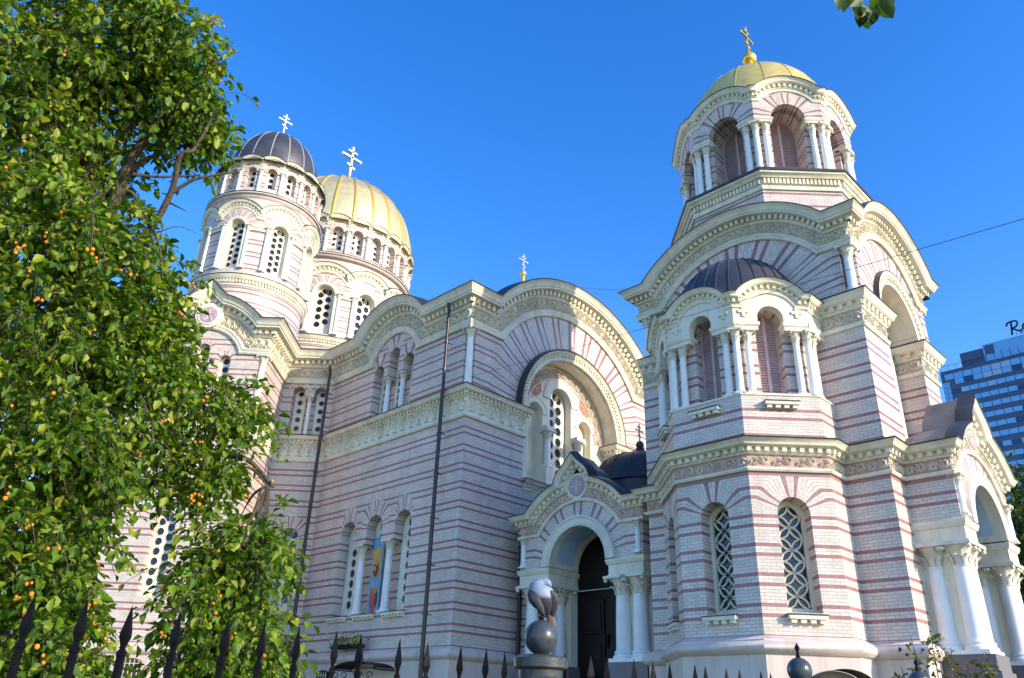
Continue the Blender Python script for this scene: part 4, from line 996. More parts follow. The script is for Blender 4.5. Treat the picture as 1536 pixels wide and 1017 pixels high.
# ---------------------------------------------------------------- domed drums
def drum(c, base, t1, ring, t2, dm, phase1, phase2, mats, cname):
    R1 = t1['R']; cy = Cyl(c, R1)
    b = MB(); b2 = Cyl(c, base['R']); wall(b, b2, 0, 2*math.pi*base['R'], base['z0'], base['z1'], [], base['z1']-.4); part(b, 'wall', M['brick'])
    b = MB(); zc = base['z1']; Rb = base['R']; b.lathe((c[0], c[1], 0), [(Rb, zc-.05), (Rb+.06, zc), (Rb+.06, zc+.12), (Rb+.06, zc+.28), (Rb+.17, zc+.30), (Rb+.2, zc+.36), (Rb+.26, zc+.44), (Rb+.28, zc+.5)], 72)
    b.lathe((c[0], c[1], 0), [(Rb+.29, zc+.5), (Rb+.3, zc+.545), (Rb+.28, zc+.555), (R1-.05, zc+.62)], 72, m=1)
    dentils(b, b2, hpath(0, 2*math.pi*Rb, zc, step=.3), .12, .28, .06, .14, .15, .55); part(b, 'cornice', CF, 35)
    def tier(t, ph, cols, pitch, hr, trim, colr):
        Rt = t['R']; fy = Cyl(c, Rt); n = t['n']; half = math.pi*Rt/n; wl, cm, tr = MB(), MB(), MB()
        for k in range(n):
            uc = Rt*(R(ph)+2*math.pi*k/n); o = op_(uc, t['r'], t['zs'], t['zp'], min(t['r2'], half-.002)); o['n'] = 4 if trim else 3
            zt = lambda u: max(t['zb']+.02, t['zca']+math.sqrt(max(0, t['ra']**2-(u-uc)**2)))
            wall(wl, fy, uc-half, uc+half, t['z0'], zt, [o], t['zp']-.3, step=.1)
            tgt = tr if trim else wl
            reveal(tgt, fy, o, t['dep'], t['zp']-.3)
            if trim: sweep(tr, fy, semi(uc, t['zp'], t['r'], 24, legs=t['zp']-t['zs']), [(0, -.02), (0, .05), (.05, .07), (trim, .06), (trim+.02, 0)])
            hole_window(fy, o, t['dep']-.05, cols, pitch, hr, CH)
            p = apath(uc-half, uc+half, t['zb'], uc, t['zca'], t['ra'], 0, 0, n=20); entab(fy, p, t['spec'], cm)
            if colr:
                ub = uc+half
                for s in ((-1, 1) if trim else (0,)): drum_column(fy, ub+s*colr*1.5 if not trim else uc+s*(t['r']+trim+colr*1.0), .07, t['zs'] if trim else t['z0']+.02, t['zp']+.05, colr, colr*2.6)
            if trim:
                for a_, b_ in ((uc-half, uc-t['r']-trim), (uc+t['r']+trim, uc+half)): sweep(cm, fy, hpath(a_, b_, t['zp']-.2, step=.2), [(0, 0), (0, .06), (.16, .06), (.2, .11), (.26, .11), (.28, 0)])
        part(wl, 'wall', M['brick']); part(cm, 'cornice', CF, 35)
        if trim: part(tr, 'window_surround', M['ivory'], 40)
    tier(t1, phase1, 2, t1['pitch'], t1['hr'], t1['trim'], t1['colr'])
    zr = ring['z0']; Rr = ring['R']; b = MB()
    b.lathe((c[0], c[1], 0), [(t1['R']-.05, zr-.9), (t1['R']-.02, zr-.02), (Rr-.2, zr+.02), (Rr-.14, zr+.08), (Rr-.12, zr+.15), (Rr-.02, zr+.19), (Rr, zr+.26)], 72, m=2)
    b.lathe((c[0], c[1], 0), [(Rr+.01, zr+.26), (Rr+.02, zr+.31), (Rr, zr+.32), (t2['R']-.05, zr+.42)], 72, m=1); part(b, 'cornice', CF+[M['plinth']], 35)
    tier(t2, phase2, t2.get('cols', 2), t2['pitch'], t2['hr'], 0, t2['colr'])
    b = MB(); b.lathe((c[0], c[1], 0), [(t2['R']+.3, dm['z0']-.35), (dm['R'], dm['z0']-.1)], 64); part(b, 'roof', mats[2])
    d = dome(c, dm['R'], dm['z0'], dm['z1'], dm['n'], CH, mats[0], mats[1], dm['rw'], dm.get('shape', 1.0))
    z = dm['z1']+.25*dm['fin']; q = dm['fin']; b = MB(); b.lathe((c[0], c[1], 0), [(.55*q, z-.25*q), (.6*q, z), (.35*q, z+.12*q), (.3*q, z+.2*q)], 20); b.sphere((c[0], c[1], z+.55*q), .40*q, 18); b.lathe((c[0], c[1], 0), [(.2*q, z+.88*q), (.13*q, z+1.0*q), (.09*q, z+1.35*q)], 12)
    b.build('finial_ball', M['goldrib'], d, 60); cross((c[0], c[1], z+1.1*q), dm['ch'], 0, d, M['pale_gold'], .044)
SPD = scale_spec(SPEC_BAY, 1.0, .9)
def dark_drum(c, dz):
    drum(c, dict(R=2.76, z0=16.5+dz, z1=20.55+dz),
     dict(R=2.86, n=8, r=.44, zs=21.45+dz, zp=23.92+dz, r2=1.04, zb=24.45+dz, zca=24.0+dz, ra=1.04, z0=21.0+dz, dep=.32, spec=scale_spec(SPEC_BAY, 1.05, .9), pitch=.36, hr=.142, trim=.13, colr=.085),
     dict(R=3.08, z0=25.70+dz), dict(R=2.74, n=16, r=.27, zs=26.45+dz, zp=27.50+dz, r2=.47, zb=27.82+dz, zca=27.52+dz, ra=.56, z0=26.05+dz, dep=.36, spec=scale_spec(SPEC_BAY, .85, .9), cols=1, pitch=.38, hr=.14, colr=.085),
     dict(R=2.47, z0=28.45+dz, z1=31.85+dz, n=16, rw=.032, fin=.42, ch=1.35, shape=1.0), -141.0, -139.0, (M['lead'], M['leadrib'], M['lead']), 'dark')
dark_drum((15.9, 36.0), 0.0)
drum((25.1, 43.8), dict(R=5.35, z0=16.5, z1=21.95),
     dict(R=5.25, n=12, r=.62, zs=22.75, zp=25.55, r2=1.28, zb=26.3, zca=25.6, ra=1.45, z0=22.4, dep=.45, spec=scale_spec(SPEC_BAY, 1.5, 1.2), pitch=.52, hr=.205, trim=.17, colr=.12),
     dict(R=5.62, z0=28.12), dict(R=5.2, n=24, r=.36, zs=28.85, zp=30.28, r2=.65, zb=30.68, zca=30.3, ra=.74, z0=28.45, dep=.5, spec=scale_spec(SPEC_BAY, 1.0, 1.1), cols=2, pitch=.42, hr=.125, colr=.13),
     dict(R=5.22, z0=31.45, z1=37.25, n=24, rw=.10, fin=.95, ch=2.75, shape=.95), -124.0, -121.5, (M['gold'], M['goldrib'], M['gold']), 'gold')
o = DC.build('column', [M['white'], M['ivory']], CH, 40); o['kind'] = 'stuff'
# the further small dome, of which the cross shows above the west gable
d = dome((35.3, 35.0), 2.5, 25.6, 29.9, 12, CH, M['lead'], M['leadrib'], .04); b = MB(); b.lathe((35.3, 35.0, 0), [(2.45, 17.6), (2.45, 25.4), (2.75, 25.5), (2.5, 25.7)], 40); part(b, 'wall', M['brick'], 40)
b = MB(); b.lathe((35.3, 35.0, 0), [(.3, 29.8), (.16, 30.1), (.12, 31.0)], 10); b.sphere((35.3, 35.0, 31.1), .24, 14); b.build('finial_ball', M['goldrib'], d, 60); cross((35.3, 35.0, 31.3), 1.4, 0, d, M['pale_gold'], .046)

# ---------------------------------------------------------------- downpipes, basement windows, small fittings of the cathedral
def pipe(pts, r=.075, clips=()):
    b = MB(); b.tube(pts, r, 10); o = part(b, 'downpipe', M['pipe'], 50); c = MB()
    for (p, n) in clips: c.cut(); c.tube([(p[0], p[1], p[2]-.03), (p[0], p[1], p[2]+.03)], r*1.35, 10); c.tube([p, (p[0]-n[0]*.3, p[1]-n[1]*.3, p[2])], .02, 5)
    if clips: c.build('clip', M['pipe'], o)
    return o
fA = BD['A'][0]
def pp(f, u, z, d): return f.pt(u, z, d)
def downpipe(f, u, zt, du=0):
    P = [pp(f, u, 0, .42), pp(f, u, 13.5, .44)]
    pipe(P, .08, [(pp(f, u, z, .43), f.n) for z in (5, 6.7, 8.4, 10.1, 11.7)])
    pipe([pp(f, u, 13.45, .43), pp(f, u, zt-.3, .43), pp(f, u, zt, .5)], .068, [(pp(f, u, z, .43), f.n) for z in (14.4, 15.6)])
downpipe(fA, 8.84, 17.4); downpipe(fA, .16, 17.0)
pipe([(22.18, 21.62, 0), (22.18, 21.62, 8.2), (22.2, 21.5, 8.6)], .075, [((22.18, 21.62, z), (0, -1)) for z in (4.5, 6.2, 7.8)])
pipe([(20.62, 13.75, 0), (20.62, 13.75, 3.5), (20.72, 13.75, 4.2), (20.72, 13.75, 7.9)], .06, [((20.72, 13.75, 5.8), (-1, 0))])
def basement(f, u, w_, zs, zp, d, frame='redwood'):
    r = MB(); ol = [(u-w_, zs), (u+w_, zs), (u+w_, zp)]+[(u+w_*math.cos(a), zp+.35*w_*math.sin(a)) for a in [math.pi*i/10 for i in range(1, 10)]]+[(u-w_, zp)]
    k = .88; il = [(u+(x-u)*k, zs+.06+(z-zs)*.92) for x, z in ol]
    r.grid([[f.pt(*p, d) for p in ol], [f.pt(*p, d+.05) for p in ol], [f.pt(*p, d+.05) for p in il], [f.pt(*p, d+.005) for p in il]], close=True)
    r.fbox(f, u-.03, u+.03, zs, zp+.3*w_, d, d+.045); o = r.build('basement_window', M[frame], CH); gl = MB(); fan(gl, f, il, d+.01); gl.build('pane', M['glass'], o)
    gr = MB()
    for i in range(5): x = u-w_*.8+w_*1.6*i/4; gr.tube([f.pt(x, zs, d+.1), f.pt(x, zp+.2*w_, d+.1)], .012, 5)
    for z in (zs+.25, zs+.55, zp-.05): gr.tube([f.pt(u-w_*.9, z, d+.1), f.pt(u+w_*.9, z, d+.1)], .012, 5)
    gr.build('grille', M['ivory'], o)
fF = BD['F'][0]
basement(fF, 2.85, .42, 2.0, 3.25, .13); basement(fA, 2.45, .42, 2.2, 3.15, .13, 'dark')
def canopy(f, u, w_, z, D):
    b = MB(); rows = []
    for k in range(13):
        a = math.pi*(.12+.76*k/12); rows.append([f.pt(u-w_*math.cos(a)/math.cos(math.pi*.12), z+.38*math.sin(a), .13+D*q) for q in (0, 1)])
    b.grid(rows); o = part(b, 'canopy', M['iron'], 60); s = MB()
    for e in (-1, 1):
        s.tube([f.pt(u+e*w_*.95, z+.1, .13+D), f.pt(u+e*w_*.95, z+.1, .13)], .025, 6)
        for q in (.35, .75):
            s.tube([f.pt(u+e*w_*(q+.16*(1-t)*math.cos(7*t)), z-.12+.16*(1-t)*math.sin(7*t), .13+D) for t in [i/14 for i in range(15)]], .016, 5)
    s.tube([f.pt(u-w_, z+.13, .13+D), f.pt(u+w_, z+.13, .13+D)], .02, 5); s.build('scroll', M['iron'], o)
canopy(fA, 5.7, 1.35, 3.12, .9)
canopy(seg((18.45, 9.82), (19.95, 8.32)), 1.5, .62, 2.62, .7)
fl_ = MB()
for cx in (3.75, 4.75):
    for i in range(240):
        p = Vector(fA.pt(cx+rnd.gauss(0, .28), 4.28+rnd.gauss(0, .13), .42+rnd.gauss(0, .10))); a = Vector((rnd.gauss(0, 1), rnd.gauss(0, 1), rnd.gauss(0, 1))).normalized(); b_ = a.orthogonal().normalized(); s = rnd.uniform(.035, .07)
        fl_.face([tuple(p-a*s), tuple(p+b_*s*.6), tuple(p+a*s), tuple(p-b_*s*.6)], m=0 if rnd.random() < .45 else 1)
    fl_.fbox(fA, cx-.42, cx+.42, 4.0, 4.16, .25, .5, m=2)
    FL = empty('flower_basket', fA.pt(cx, 4.0, .3))
    o = fl_.build('flowers', [M['yellow'], M['leaf_dark'], M['iron']], FL); o.matrix_parent_inverse = Matrix.Translation(-FL.location)
    tag(FL, 'left basket of yellow flowers below the three arched windows' if cx < 4 else 'right basket of yellow flowers below the three arched windows', 'flower basket', 'flower baskets on the church wall'); fl_ = MB()

# ================================================================== iron fence, gate posts, pigeon
FE = empty('iron_fence', (.6, 2.27, 0)); tag(FE, 'black wrought iron railing with spear tipped bars in front of the church', 'fence')
def child(mb, name, mat, root, smooth=None):
    o = mb.build(name, mat, root, smooth); o.matrix_parent_inverse = Matrix.Translation(-root.location); return o
pk = MB()
def sq(w_, z, t=None): t = t or w_; return [(-w_, -t, z), (w_, -t, z), (w_, t, z), (-w_, t, z)]
rows = [sq(.0078, 0), sq(.0078, 1.722), sq(.0095, 1.727), sq(.0095, 1.735), sq(.0055, 1.742), sq(.006, 1.752), sq(.0112, 1.772), sq(.0105, 1.784), sq(.0007, 1.85)]
pk.grid(rows, close=True); pk_o = pk.build('picket', M['iron'], FE)
fx = []
x = 2.27
while x > -2.0: fx.append((x, 2.27)); x -= .1285
for i in range(12): q = (i+.7)/12.2; fx.append((2.49+(3.80-2.49)*q, 2.24+(1.95-2.24)*q))
for i, p in enumerate(fx):
    o = pk_o if i == 0 else inst(pk_o, (0, 0, 0), FE)
    o.location = (p[0]-.6, p[1]-2.27, .016 if p[0] > 2.46 else 0); o.rotation_euler = (rnd.gauss(0, .006), rnd.gauss(0, .006), .785+rnd.gauss(0, .12))
for z in (.35, 1.52):
    r_ = MB(); r_.tube([(-2.1, 2.27, z), (2.36, 2.27, z)], .016, 6); r_.cut(); r_.tube([(2.46, 2.25, z), (3.86, 1.93, z)], .016, 6); child(r_, 'rail', M['iron'], FE)
def ballpost(x, y, zb, rb, label, knob=True):
    P = empty('ball_post', (x, y, 0)); tag(P, label, 'post', 'ball topped posts of the railing')
    s = MB(); rs = rb*1.28; s.lathe((x, y, 0), [(rs*1.3, 0), (rs*1.3, .3), (rs, .34), (rs, zb-rb-.13), (rs*1.12, zb-rb-.12), (rs*1.12, zb-rb-.09), (rs*1.0, zb-rb-.08), (rs*1.02, zb-rb-.055), (rs*1.24, zb-rb-.045), (rs*1.26, zb-rb-.012), (rs*1.0, zb-rb), (.01, zb-rb+.002)], 32)
    child(s, 'shaft', M['post'], P, 35); b = MB(); b.sphere((x, y, zb), rb, 30); bo = child(b, 'ball', M['post'], P, 60)
    k = MB(); k.lathe((x, y, 0), [(.014, zb+rb-.006), (.008, zb+rb+.012), (.007, zb+rb+.03), (.012, zb+rb+.036), (.012, zb+rb+.046), (.006, zb+rb+.056), (.001, zb+rb+.066)], 10); child(k, 'finial', M['iron'], P)
M['post'] = plain('painted_iron_ball', (0.045, 0.055, 0.065), 0.30, var=.35, scale=14, bump=.08, bscale=90, spec=.5)
ballpost(2.457, 2.269, 1.917, .067, 'ball topped iron post with the pigeon standing on it')
ballpost(3.90, 1.91, 1.885, .058, 'ball topped gate post in front of the sunlit tower base')
ballpost(4.99, 1.75, 1.895, .056, 'small ball topped post half hidden by the rose shoots')
GT = empty('iron_gate', (4.4, 1.8, 0)); tag(GT, 'low iron gate between the two right hand ball topped posts', 'gate'); gm = MB()
for z in (.2, 1.5): gm.tube([(3.98, 1.89, z), (4.93, 1.76, z)], .015, 6)
for i in range(9): q = (i+.5)/9; gm.tube([(3.98+.95*q, 1.89-.13*q, .2), (3.98+.95*q, 1.89-.13*q, 1.5)], .009, 5)
child(gm, 'gate_leaf', M['iron'], GT)
# pigeon
PG = Vector((2.452, 2.262, 1.992)); ER = Vector((.70, -.714, 0)); EU = Vector((0, 0, 1)); EF = Vector((.714, .70, 0))
PGE = empty('pigeon', PG); tag(PGE, 'grey and white pigeon with tucked head perched on the iron ball post', 'pigeon')
def pg(r, u, f): return PG+ER*(r*.9)+EU*(u*.88+.008 if u > .03 else u)+EF*(f*.9)
m, n, b = newmat('pigeon_feathers_shaded'); ge = nd(n, 'ShaderNodeTexCoord'); no = nd(n, 'ShaderNodeTexNoise'); no.inputs['Scale'].default_value = 22; no.inputs['Detail'].default_value = 3
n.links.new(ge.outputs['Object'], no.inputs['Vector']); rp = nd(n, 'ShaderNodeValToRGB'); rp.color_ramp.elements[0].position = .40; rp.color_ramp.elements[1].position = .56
rp.color_ramp.elements[0].color = (.022, .025, .035, 1); rp.color_ramp.elements[1].color = (.22, .26, .34, 1); sx = nd(n, 'ShaderNodeSeparateXYZ'); n.links.new(ge.outputs['Object'], sx.inputs[0]); n.links.new(math_(n, 'ADD', math_(n, 'MULTIPLY', no.outputs[0], .55), math_(n, 'MULTIPLY_ADD', sx.outputs[2], 9.0, -18.42)), rp.inputs[0]); n.links.new(rp.outputs[0], b.inputs['Base Color']); b.inputs['Roughness'].default_value = .6  # mottled feathers; sky light on top and shade underneath are coloured in by height
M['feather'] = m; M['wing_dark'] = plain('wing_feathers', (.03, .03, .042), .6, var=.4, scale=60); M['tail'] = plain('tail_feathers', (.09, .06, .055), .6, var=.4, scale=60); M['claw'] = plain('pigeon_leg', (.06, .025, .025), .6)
def ering(c, t, a, bb, n=18):
    t = t.normalized(); x = t.cross(EF).normalized() if abs(t.dot(EF)) < .9 else t.cross(EU).normalized(); y = x.cross(t)
    return [tuple(c+x*(a*math.cos(2*math.pi*k/n))+y*(bb*math.sin(2*math.pi*k/n))) for k in range(n)]
spine = [((.046, -.012, .02), .004, .003), ((.036, .010, .015), .018, .012), ((.022, .036, .005), .036, .034), ((.008, .062, 0), .049, .048), ((-.006, .086, -.002), .054, .052), ((-.014, .106, 0), .050, .049), ((-.014, .122, .006), .040, .040), ((-.006, .134, .01), .028, .03), ((.006, .141, .008), .021, .022), ((.018, .142, .002), .019, .019), ((.028, .138, -.006), .014, .014), ((.034, .132, -.012), .006, .006), ((.040, .124, -.017), .002, .002)]
C_ = [pg(*q[0]) for q in spine]; bm_ = MB()
bm_.grid([ering(C_[i], C_[min(i+1, len(C_)-1)]-C_[max(i-1, 0)], spine[i][1], spine[i][2]) for i in range(len(C_))], close=True)
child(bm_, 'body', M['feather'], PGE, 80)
def feather_blade(pts, ws, mat, name):
    q = MB(); P = [pg(*p) for p in pts]; N = len(P)
    rows = [ering(P[i], P[min(i+1, N-1)]-P[max(i-1, 0)], ws[i], .0065 if 0 < i < N-1 else .002, 10) for i in range(N)]
    q.grid(rows, close=True); child(q, name, mat, PGE, 60)
feather_blade([(-.050, .108, -.030), (-.046, .088, -.044), (-.028, .060, -.050), (-.006, .030, -.040), (.012, .002, -.022)], [.010, .022, .020, .013, .004], M['wing_dark'], 'wing')
feather_blade([(.032, .100, -.040), (.046, .078, -.036), (.052, .050, -.022), (.050, .022, -.008), (.046, .0, .0)], [.010, .020, .018, .011, .004], M['wing_dark'], 'wing')
feather_blade([(.030, .022, .0), (.038, .0, .002), (.044, -.022, .004), (.050, -.044, .006)], [.008, .016, .019, .014], M['tail'], 'tail')
for e in (-.010, .012):
    q = MB(); q.tube([pg(e, .052, 0), pg(e-.002, .022, .004), pg(e, .001, 0)], [.014, .006, .0038], 8)
    for a in (-.9, 0, .9): q.tube([pg(e, .002, 0), pg(e+.016*math.sin(a), -.001, -.016*math.cos(a))], [.003, .0018], 5)
    child(q, 'leg', M['claw'], PGE, 60)

# ================================================================== overhead cables
def cable(p, q, r, sag, label):
    p, q = Vector(p), Vector(q); b = MB(); b.tube([p.lerp(q, i/24)-Vector((0, 0, sag*4*(i/24)*(1-i/24))) for i in range(25)], r, 5); o = b.build('overhead_cable', M['flash']); tag(o, label, 'cable', 'overhead cables'); return b
cable((19.0, 21.72, 13.88), (13.9, -.5, 9.5), .0065, .06, 'thin dark cable crossing in front of the bell tower bay')
cable((25.37, 21.2, 20.5), (20.86, 14.66, 16.0), .008, .05, 'thin dark cable between the west gable and the bell tower gable')
cable((22.3, 21.75, 9.9), (24.0, 18.2, 11.3), .008, .12, 'thin dark cable above the shaded portal')

# ================================================================== hotel tower
HT = empty('hotel_tower', (222.4, 40, 0)); tag(HT, 'dark blue glass hotel slab with a script sign on its roof', 'hotel')
M['hwall'] = plain('hotel_spandrel', (0.055, 0.085, 0.16), 0.35, var=.2, scale=.05)
M['hg1'] = glassmat('hotel_glass', (0.16, 0.42, 0.78), .18); M['hg2'] = glassmat('hotel_glass_light', (0.30, 0.46, 0.70), .25); M['hg3'] = glassmat('hotel_glass_dark', (0.02, 0.06, 0.16), .1)
b = MB(); b.box((222.4, -60, 0), (245, 58.4, 92.6)); child(b, 'body', M['hwall'], HT)
b = MB(); b.box((223.5, 20, 92.6), (242, 52.9, 97.0)); child(b, 'plant_room', M['hwall'], HT)
b = MB(); b.box((222.9, -60, 92.6), (243, 47.0, 97.6)); child(b, 'penthouse', M['hg1'], HT)
b = MB(); b.box((222.85, 44.4, 94.6), (222.95, 46.6, 97.2)); child(b, 'vent', M['hwall'], HT)
hr = random.Random(3)
def band(z0, z1, y0, y1, wd):
    q = MB(); y = y0
    while y > y1:
        t = hr.random(); q.box((222.32, y-wd+.12, z0), (222.42, y-.06, z1), m=1 if t < .16 else (2 if t > .88 else 0)); y -= wd
    child(q, 'window_band', [M['hg1'], M['hg2'], M['hg3']], HT)
band(89.9, 91.5, 57.5, -20, 2.3); band(88.3, 89.8, 55.2, -20, 2.3)
for i in range(28): band(85.75-2.74*i, 87.05-2.74*i, 56.3, -20, 2.15)
q = MB()
for i in range(9): q.box((222.3, 56.6, 87.8-9*i), (222.42, 58.3, 89.2-9*i)); [q.box((222.3, 56.6, 87.8-9*i-1.5*k), (222.42, 57.4, 89.2-9*i-1.5*k)) or q.box((222.3, 57.5, 87.8-9*i-1.5*k), (222.42, 58.3, 89.2-9*i-1.5*k)) for k in range(1, 6)]
child(q, 'corner_glazing', M['hg1'], HT)
q = MB()
for i in range(26): y = 58-1.9*i; zb = 92.6; q.tube([(222.7, y, zb), (222.5, y, zb+1.2), (222.9, y, zb+1.6)], .05, 4) if y > 47.5 else q.tube([(222.75, y, 92.9), (222.3, y, 93.6), (222.3, y, 94.7)], .06, 4)
q.tube([(222.6, 58.2, 94.1), (222.6, 47.5, 94.1)], .06, 4); child(q, 'railing', M['iron'], HT)
# script letters on the roof
def stroke(pts, r): 
    P = [Vector(p) for p in pts]; L = []
    for i in range(len(P)-1):
        p0, p1, p2, p3 = P[max(i-1, 0)], P[i], P[i+1], P[min(i+2, len(P)-1)]
        for k in range(6):
            t = k/6; L.append(.5*((2*p1)+(-p0+p2)*t+(2*p0-5*p1+4*p2-p3)*t*t+(-p0+3*p1-3*p2+p3)*t**3))
    L.append(P[-1]); return L
sg = MB()
def sy(x, z): return (222.0, 39.9-x, 97.7+z)
for pts in ([(.5, .2), (.75, 1.8), (.95, 3.6)], [(-.25, 2.9), (.0, 3.6), (.9, 3.9), (2.0, 3.8), (2.35, 3.1), (1.9, 2.3), (1.0, 1.95)], [(1.0, 1.95), (1.7, 1.2), (2.6, .8), (3.1, 1.1)],
            [(4.6, 2.3), (3.9, 2.45), (3.35, 1.9), (3.4, 1.1), (4.0, .9), (4.6, 1.6)], [(4.75, 2.5), (4.6, 1.5), (4.8, .95), (5.3, 1.1)]):
    sg.tube(stroke([sy(*p) for p in pts], .2), .24, 6)
SG = child(sg, 'sign', M['iron'], HT)
q = MB()
for x_ in (.6, 1.5, 2.6): q.tube([sy(x_, -.2), sy(x_, .5)], .07, 4)
q.box((221.9, 36.0, 97.9), (222.1, 37.6, 98.05)); child(q, 'sign_frame', M['iron'], HT)

# ================================================================== vegetation
def leaf_arrays(P, A, N_, L_, W_, fold=.25):
    """P base points, A axis, N_ normal (n,3); returns verts, faces of six-vertex folded leaves"""
    A = A/np.linalg.norm(A, axis=1, keepdims=True); B_ = np.cross(A, N_); B_ /= np.linalg.norm(B_, axis=1, keepdims=True)+1e-9; Nn = np.cross(B_, A)
    L_ = L_[:, None]; W_ = W_[:, None]
    t = [P, P+A*L_*.35+B_*W_*.5+Nn*W_*fold, P+A*L_*.72+B_*W_*.36+Nn*W_*fold*.7-Nn*L_*.05, P+A*L_-Nn*L_*.14, P+A*L_*.72-B_*W_*.36+Nn*W_*fold*.7-Nn*L_*.05, P+A*L_*.35-B_*W_*.5+Nn*W_*fold]
    V = np.stack(t, 1).reshape(-1, 3); n = len(P); i = np.arange(n)[:, None]*6
    F = np.concatenate([i+np.array([[0, 1, 2, 3]]), i+np.array([[0, 3, 4, 5]])], 1).reshape(-1, 4)
    return V, F
def mesh_np(name, V, F, mat, parent, root):
    me = bpy.data.meshes.new(name); me.vertices.add(len(V)); me.vertices.foreach_set('co', V.astype(np.float32).ravel()); me.loops.add(F.size); me.loops.foreach_set('vertex_index', F.ravel().astype(np.int32))
    me.polygons.add(len(F)); me.polygons.foreach_set('loop_start', np.arange(0, F.size, 4, dtype=np.int32)); me.update(calc_edges=True); me.materials.append(mat)
    o = bpy.data.objects.new(name, me); COL.objects.link(o); o.parent = parent; o.matrix_parent_inverse = Matrix.Translation(-root.location); return o
def shoots(rng, C0, rad, n, slen, nl, leaf, droop=.6, spread=.8, clump=0):
    """leafy shoots inside a ball; returns leaf arrays and shoot polylines"""
    P, A, N_, L_, W_, lines = [], [], [], [], [], []
    nc = max(3, n//13) if clump else 0; cc = []
    for _ in range(nc): d = rng.normal(size=3); d /= np.linalg.norm(d); cc.append(C0+d*rad*rng.random()**.4)
    for _ in range(n):
        d = rng.normal(size=3); d /= np.linalg.norm(d); rr = rad*rng.random()**.45; s = C0+d*rr*np.array([1, 1, 1.05])
        if nc and rng.random() < .85: s = cc[rng.integers(nc)]+rng.normal(size=3)*clump; d = s-C0; d /= np.linalg.norm(d)+1e-9
        dr = d*spread+rng.normal(size=3)*.55+np.array([0, 0, -.1]); dr /= np.linalg.norm(dr); L = slen*rng.uniform(.6, 1.25); m = max(4, int(nl*rng.uniform(.7, 1.2))); pts = []
        side = rng.random()*6.28
        for k in range(m):
            q = (k+.5)/m; p = s+dr*L*q+np.array([0, 0, -droop*L*q*q]); t = dr+np.array([0, 0, -2*droop*q]); t /= np.linalg.norm(t); pts.append(p)
            a = side+k*2.4; x = np.cross(t, [0, 0, 1.0]); x /= np.linalg.norm(x)+1e-9; y = np.cross(x, t)
            out = x*math.cos(a)+y*math.sin(a); ax = out*.9+t*.55+np.array([0, 0, -.35])+rng.normal(size=3)*.25; nn = np.array([0, 0, 1.0])+out*.3+rng.normal(size=3)*.4
            l = leaf*rng.uniform(.45, 1.25); P.append(p+out*.008); A.append(ax); N_.append(nn); L_.append(l); W_.append(l*rng.uniform(.55, .72))
        lines.append([tuple(s-dr*.05)]+[tuple(p) for p in pts[::2]])
    return map(np.array, (P, A, N_, L_, W_)), lines
def catmull(pts, k=5): return [tuple(v) for v in stroke(pts, 0)][::1]
FT = empty('fruit_tree', (.95, 4.85, 0)); tag(FT, 'leafy tree full of small orange fruit with drooping branches beside the church', 'tree')
rng = np.random.default_rng(5)
limbs = [([(.95, 4.85, 0), (.93, 4.86, 1.0), (1.0, 4.82, 1.8), (.98, 4.78, 2.8), (1.0, 4.72, 3.6), (.9, 4.6, 4.4), (.7, 4.5, 5.1)], .12, .035, 'trunk'),
 ([(1.0, 4.82, 1.75), (1.2, 4.73, 2.08), (1.35, 4.64, 2.43), (1.63, 4.42, 2.74), (1.81, 4.25, 2.91), (1.99, 4.11, 2.89), (2.12, 4.0, 2.74)], .06, .008, 'branch'),
 ([(1.0, 4.72, 3.5), (1.01, 4.69, 3.85), (1.06, 4.59, 4.24), (1.06, 4.47, 4.63), (1.1, 4.33, 4.81), (1.15, 4.05, 5.13)], .055, .018, 'branch'),
 ([(1.0, 4.74, 3.3), (1.11, 4.56, 3.84), (1.23, 4.39, 4.1), (1.26, 4.22, 4.37), (1.22, 4.1, 4.56), (1.27, 4.05, 4.61), (1.3, 4.0, 4.8), (1.32, 3.97, 4.95)], .03, .006, 'branch'),
 ([(1.26, 4.22, 4.37), (1.34, 4.13, 4.47), (1.45, 4.05, 4.53), (1.54, 3.99, 4.57)], .014, .004, 'branch'), ([(.95, 4.26, 4.04), (1.01, 4.14, 4.21), (1.11, 4.08, 4.08), (1.2, 4.12, 3.97)], .014, .006, 'branch'),
 ([(1.04, 4.25, 4.4), (1.17, 4.2, 4.43), (1.36, 4.1, 4.5)], .012, .005, 'branch'), ([(1.28, 4.24, 4.32), (1.35, 4.14, 4.25)], .008, .0015, 'branch'),
 ([(1.11, 4.08, 4.08), (1.2, 4.0, 3.9), (1.27, 4.0, 3.7)], .01, .004, 'branch'), ([(1.23, 4.39, 4.1), (1.36, 4.3, 4.22), (1.48, 4.24, 4.2)], .006, .001, 'branch')]
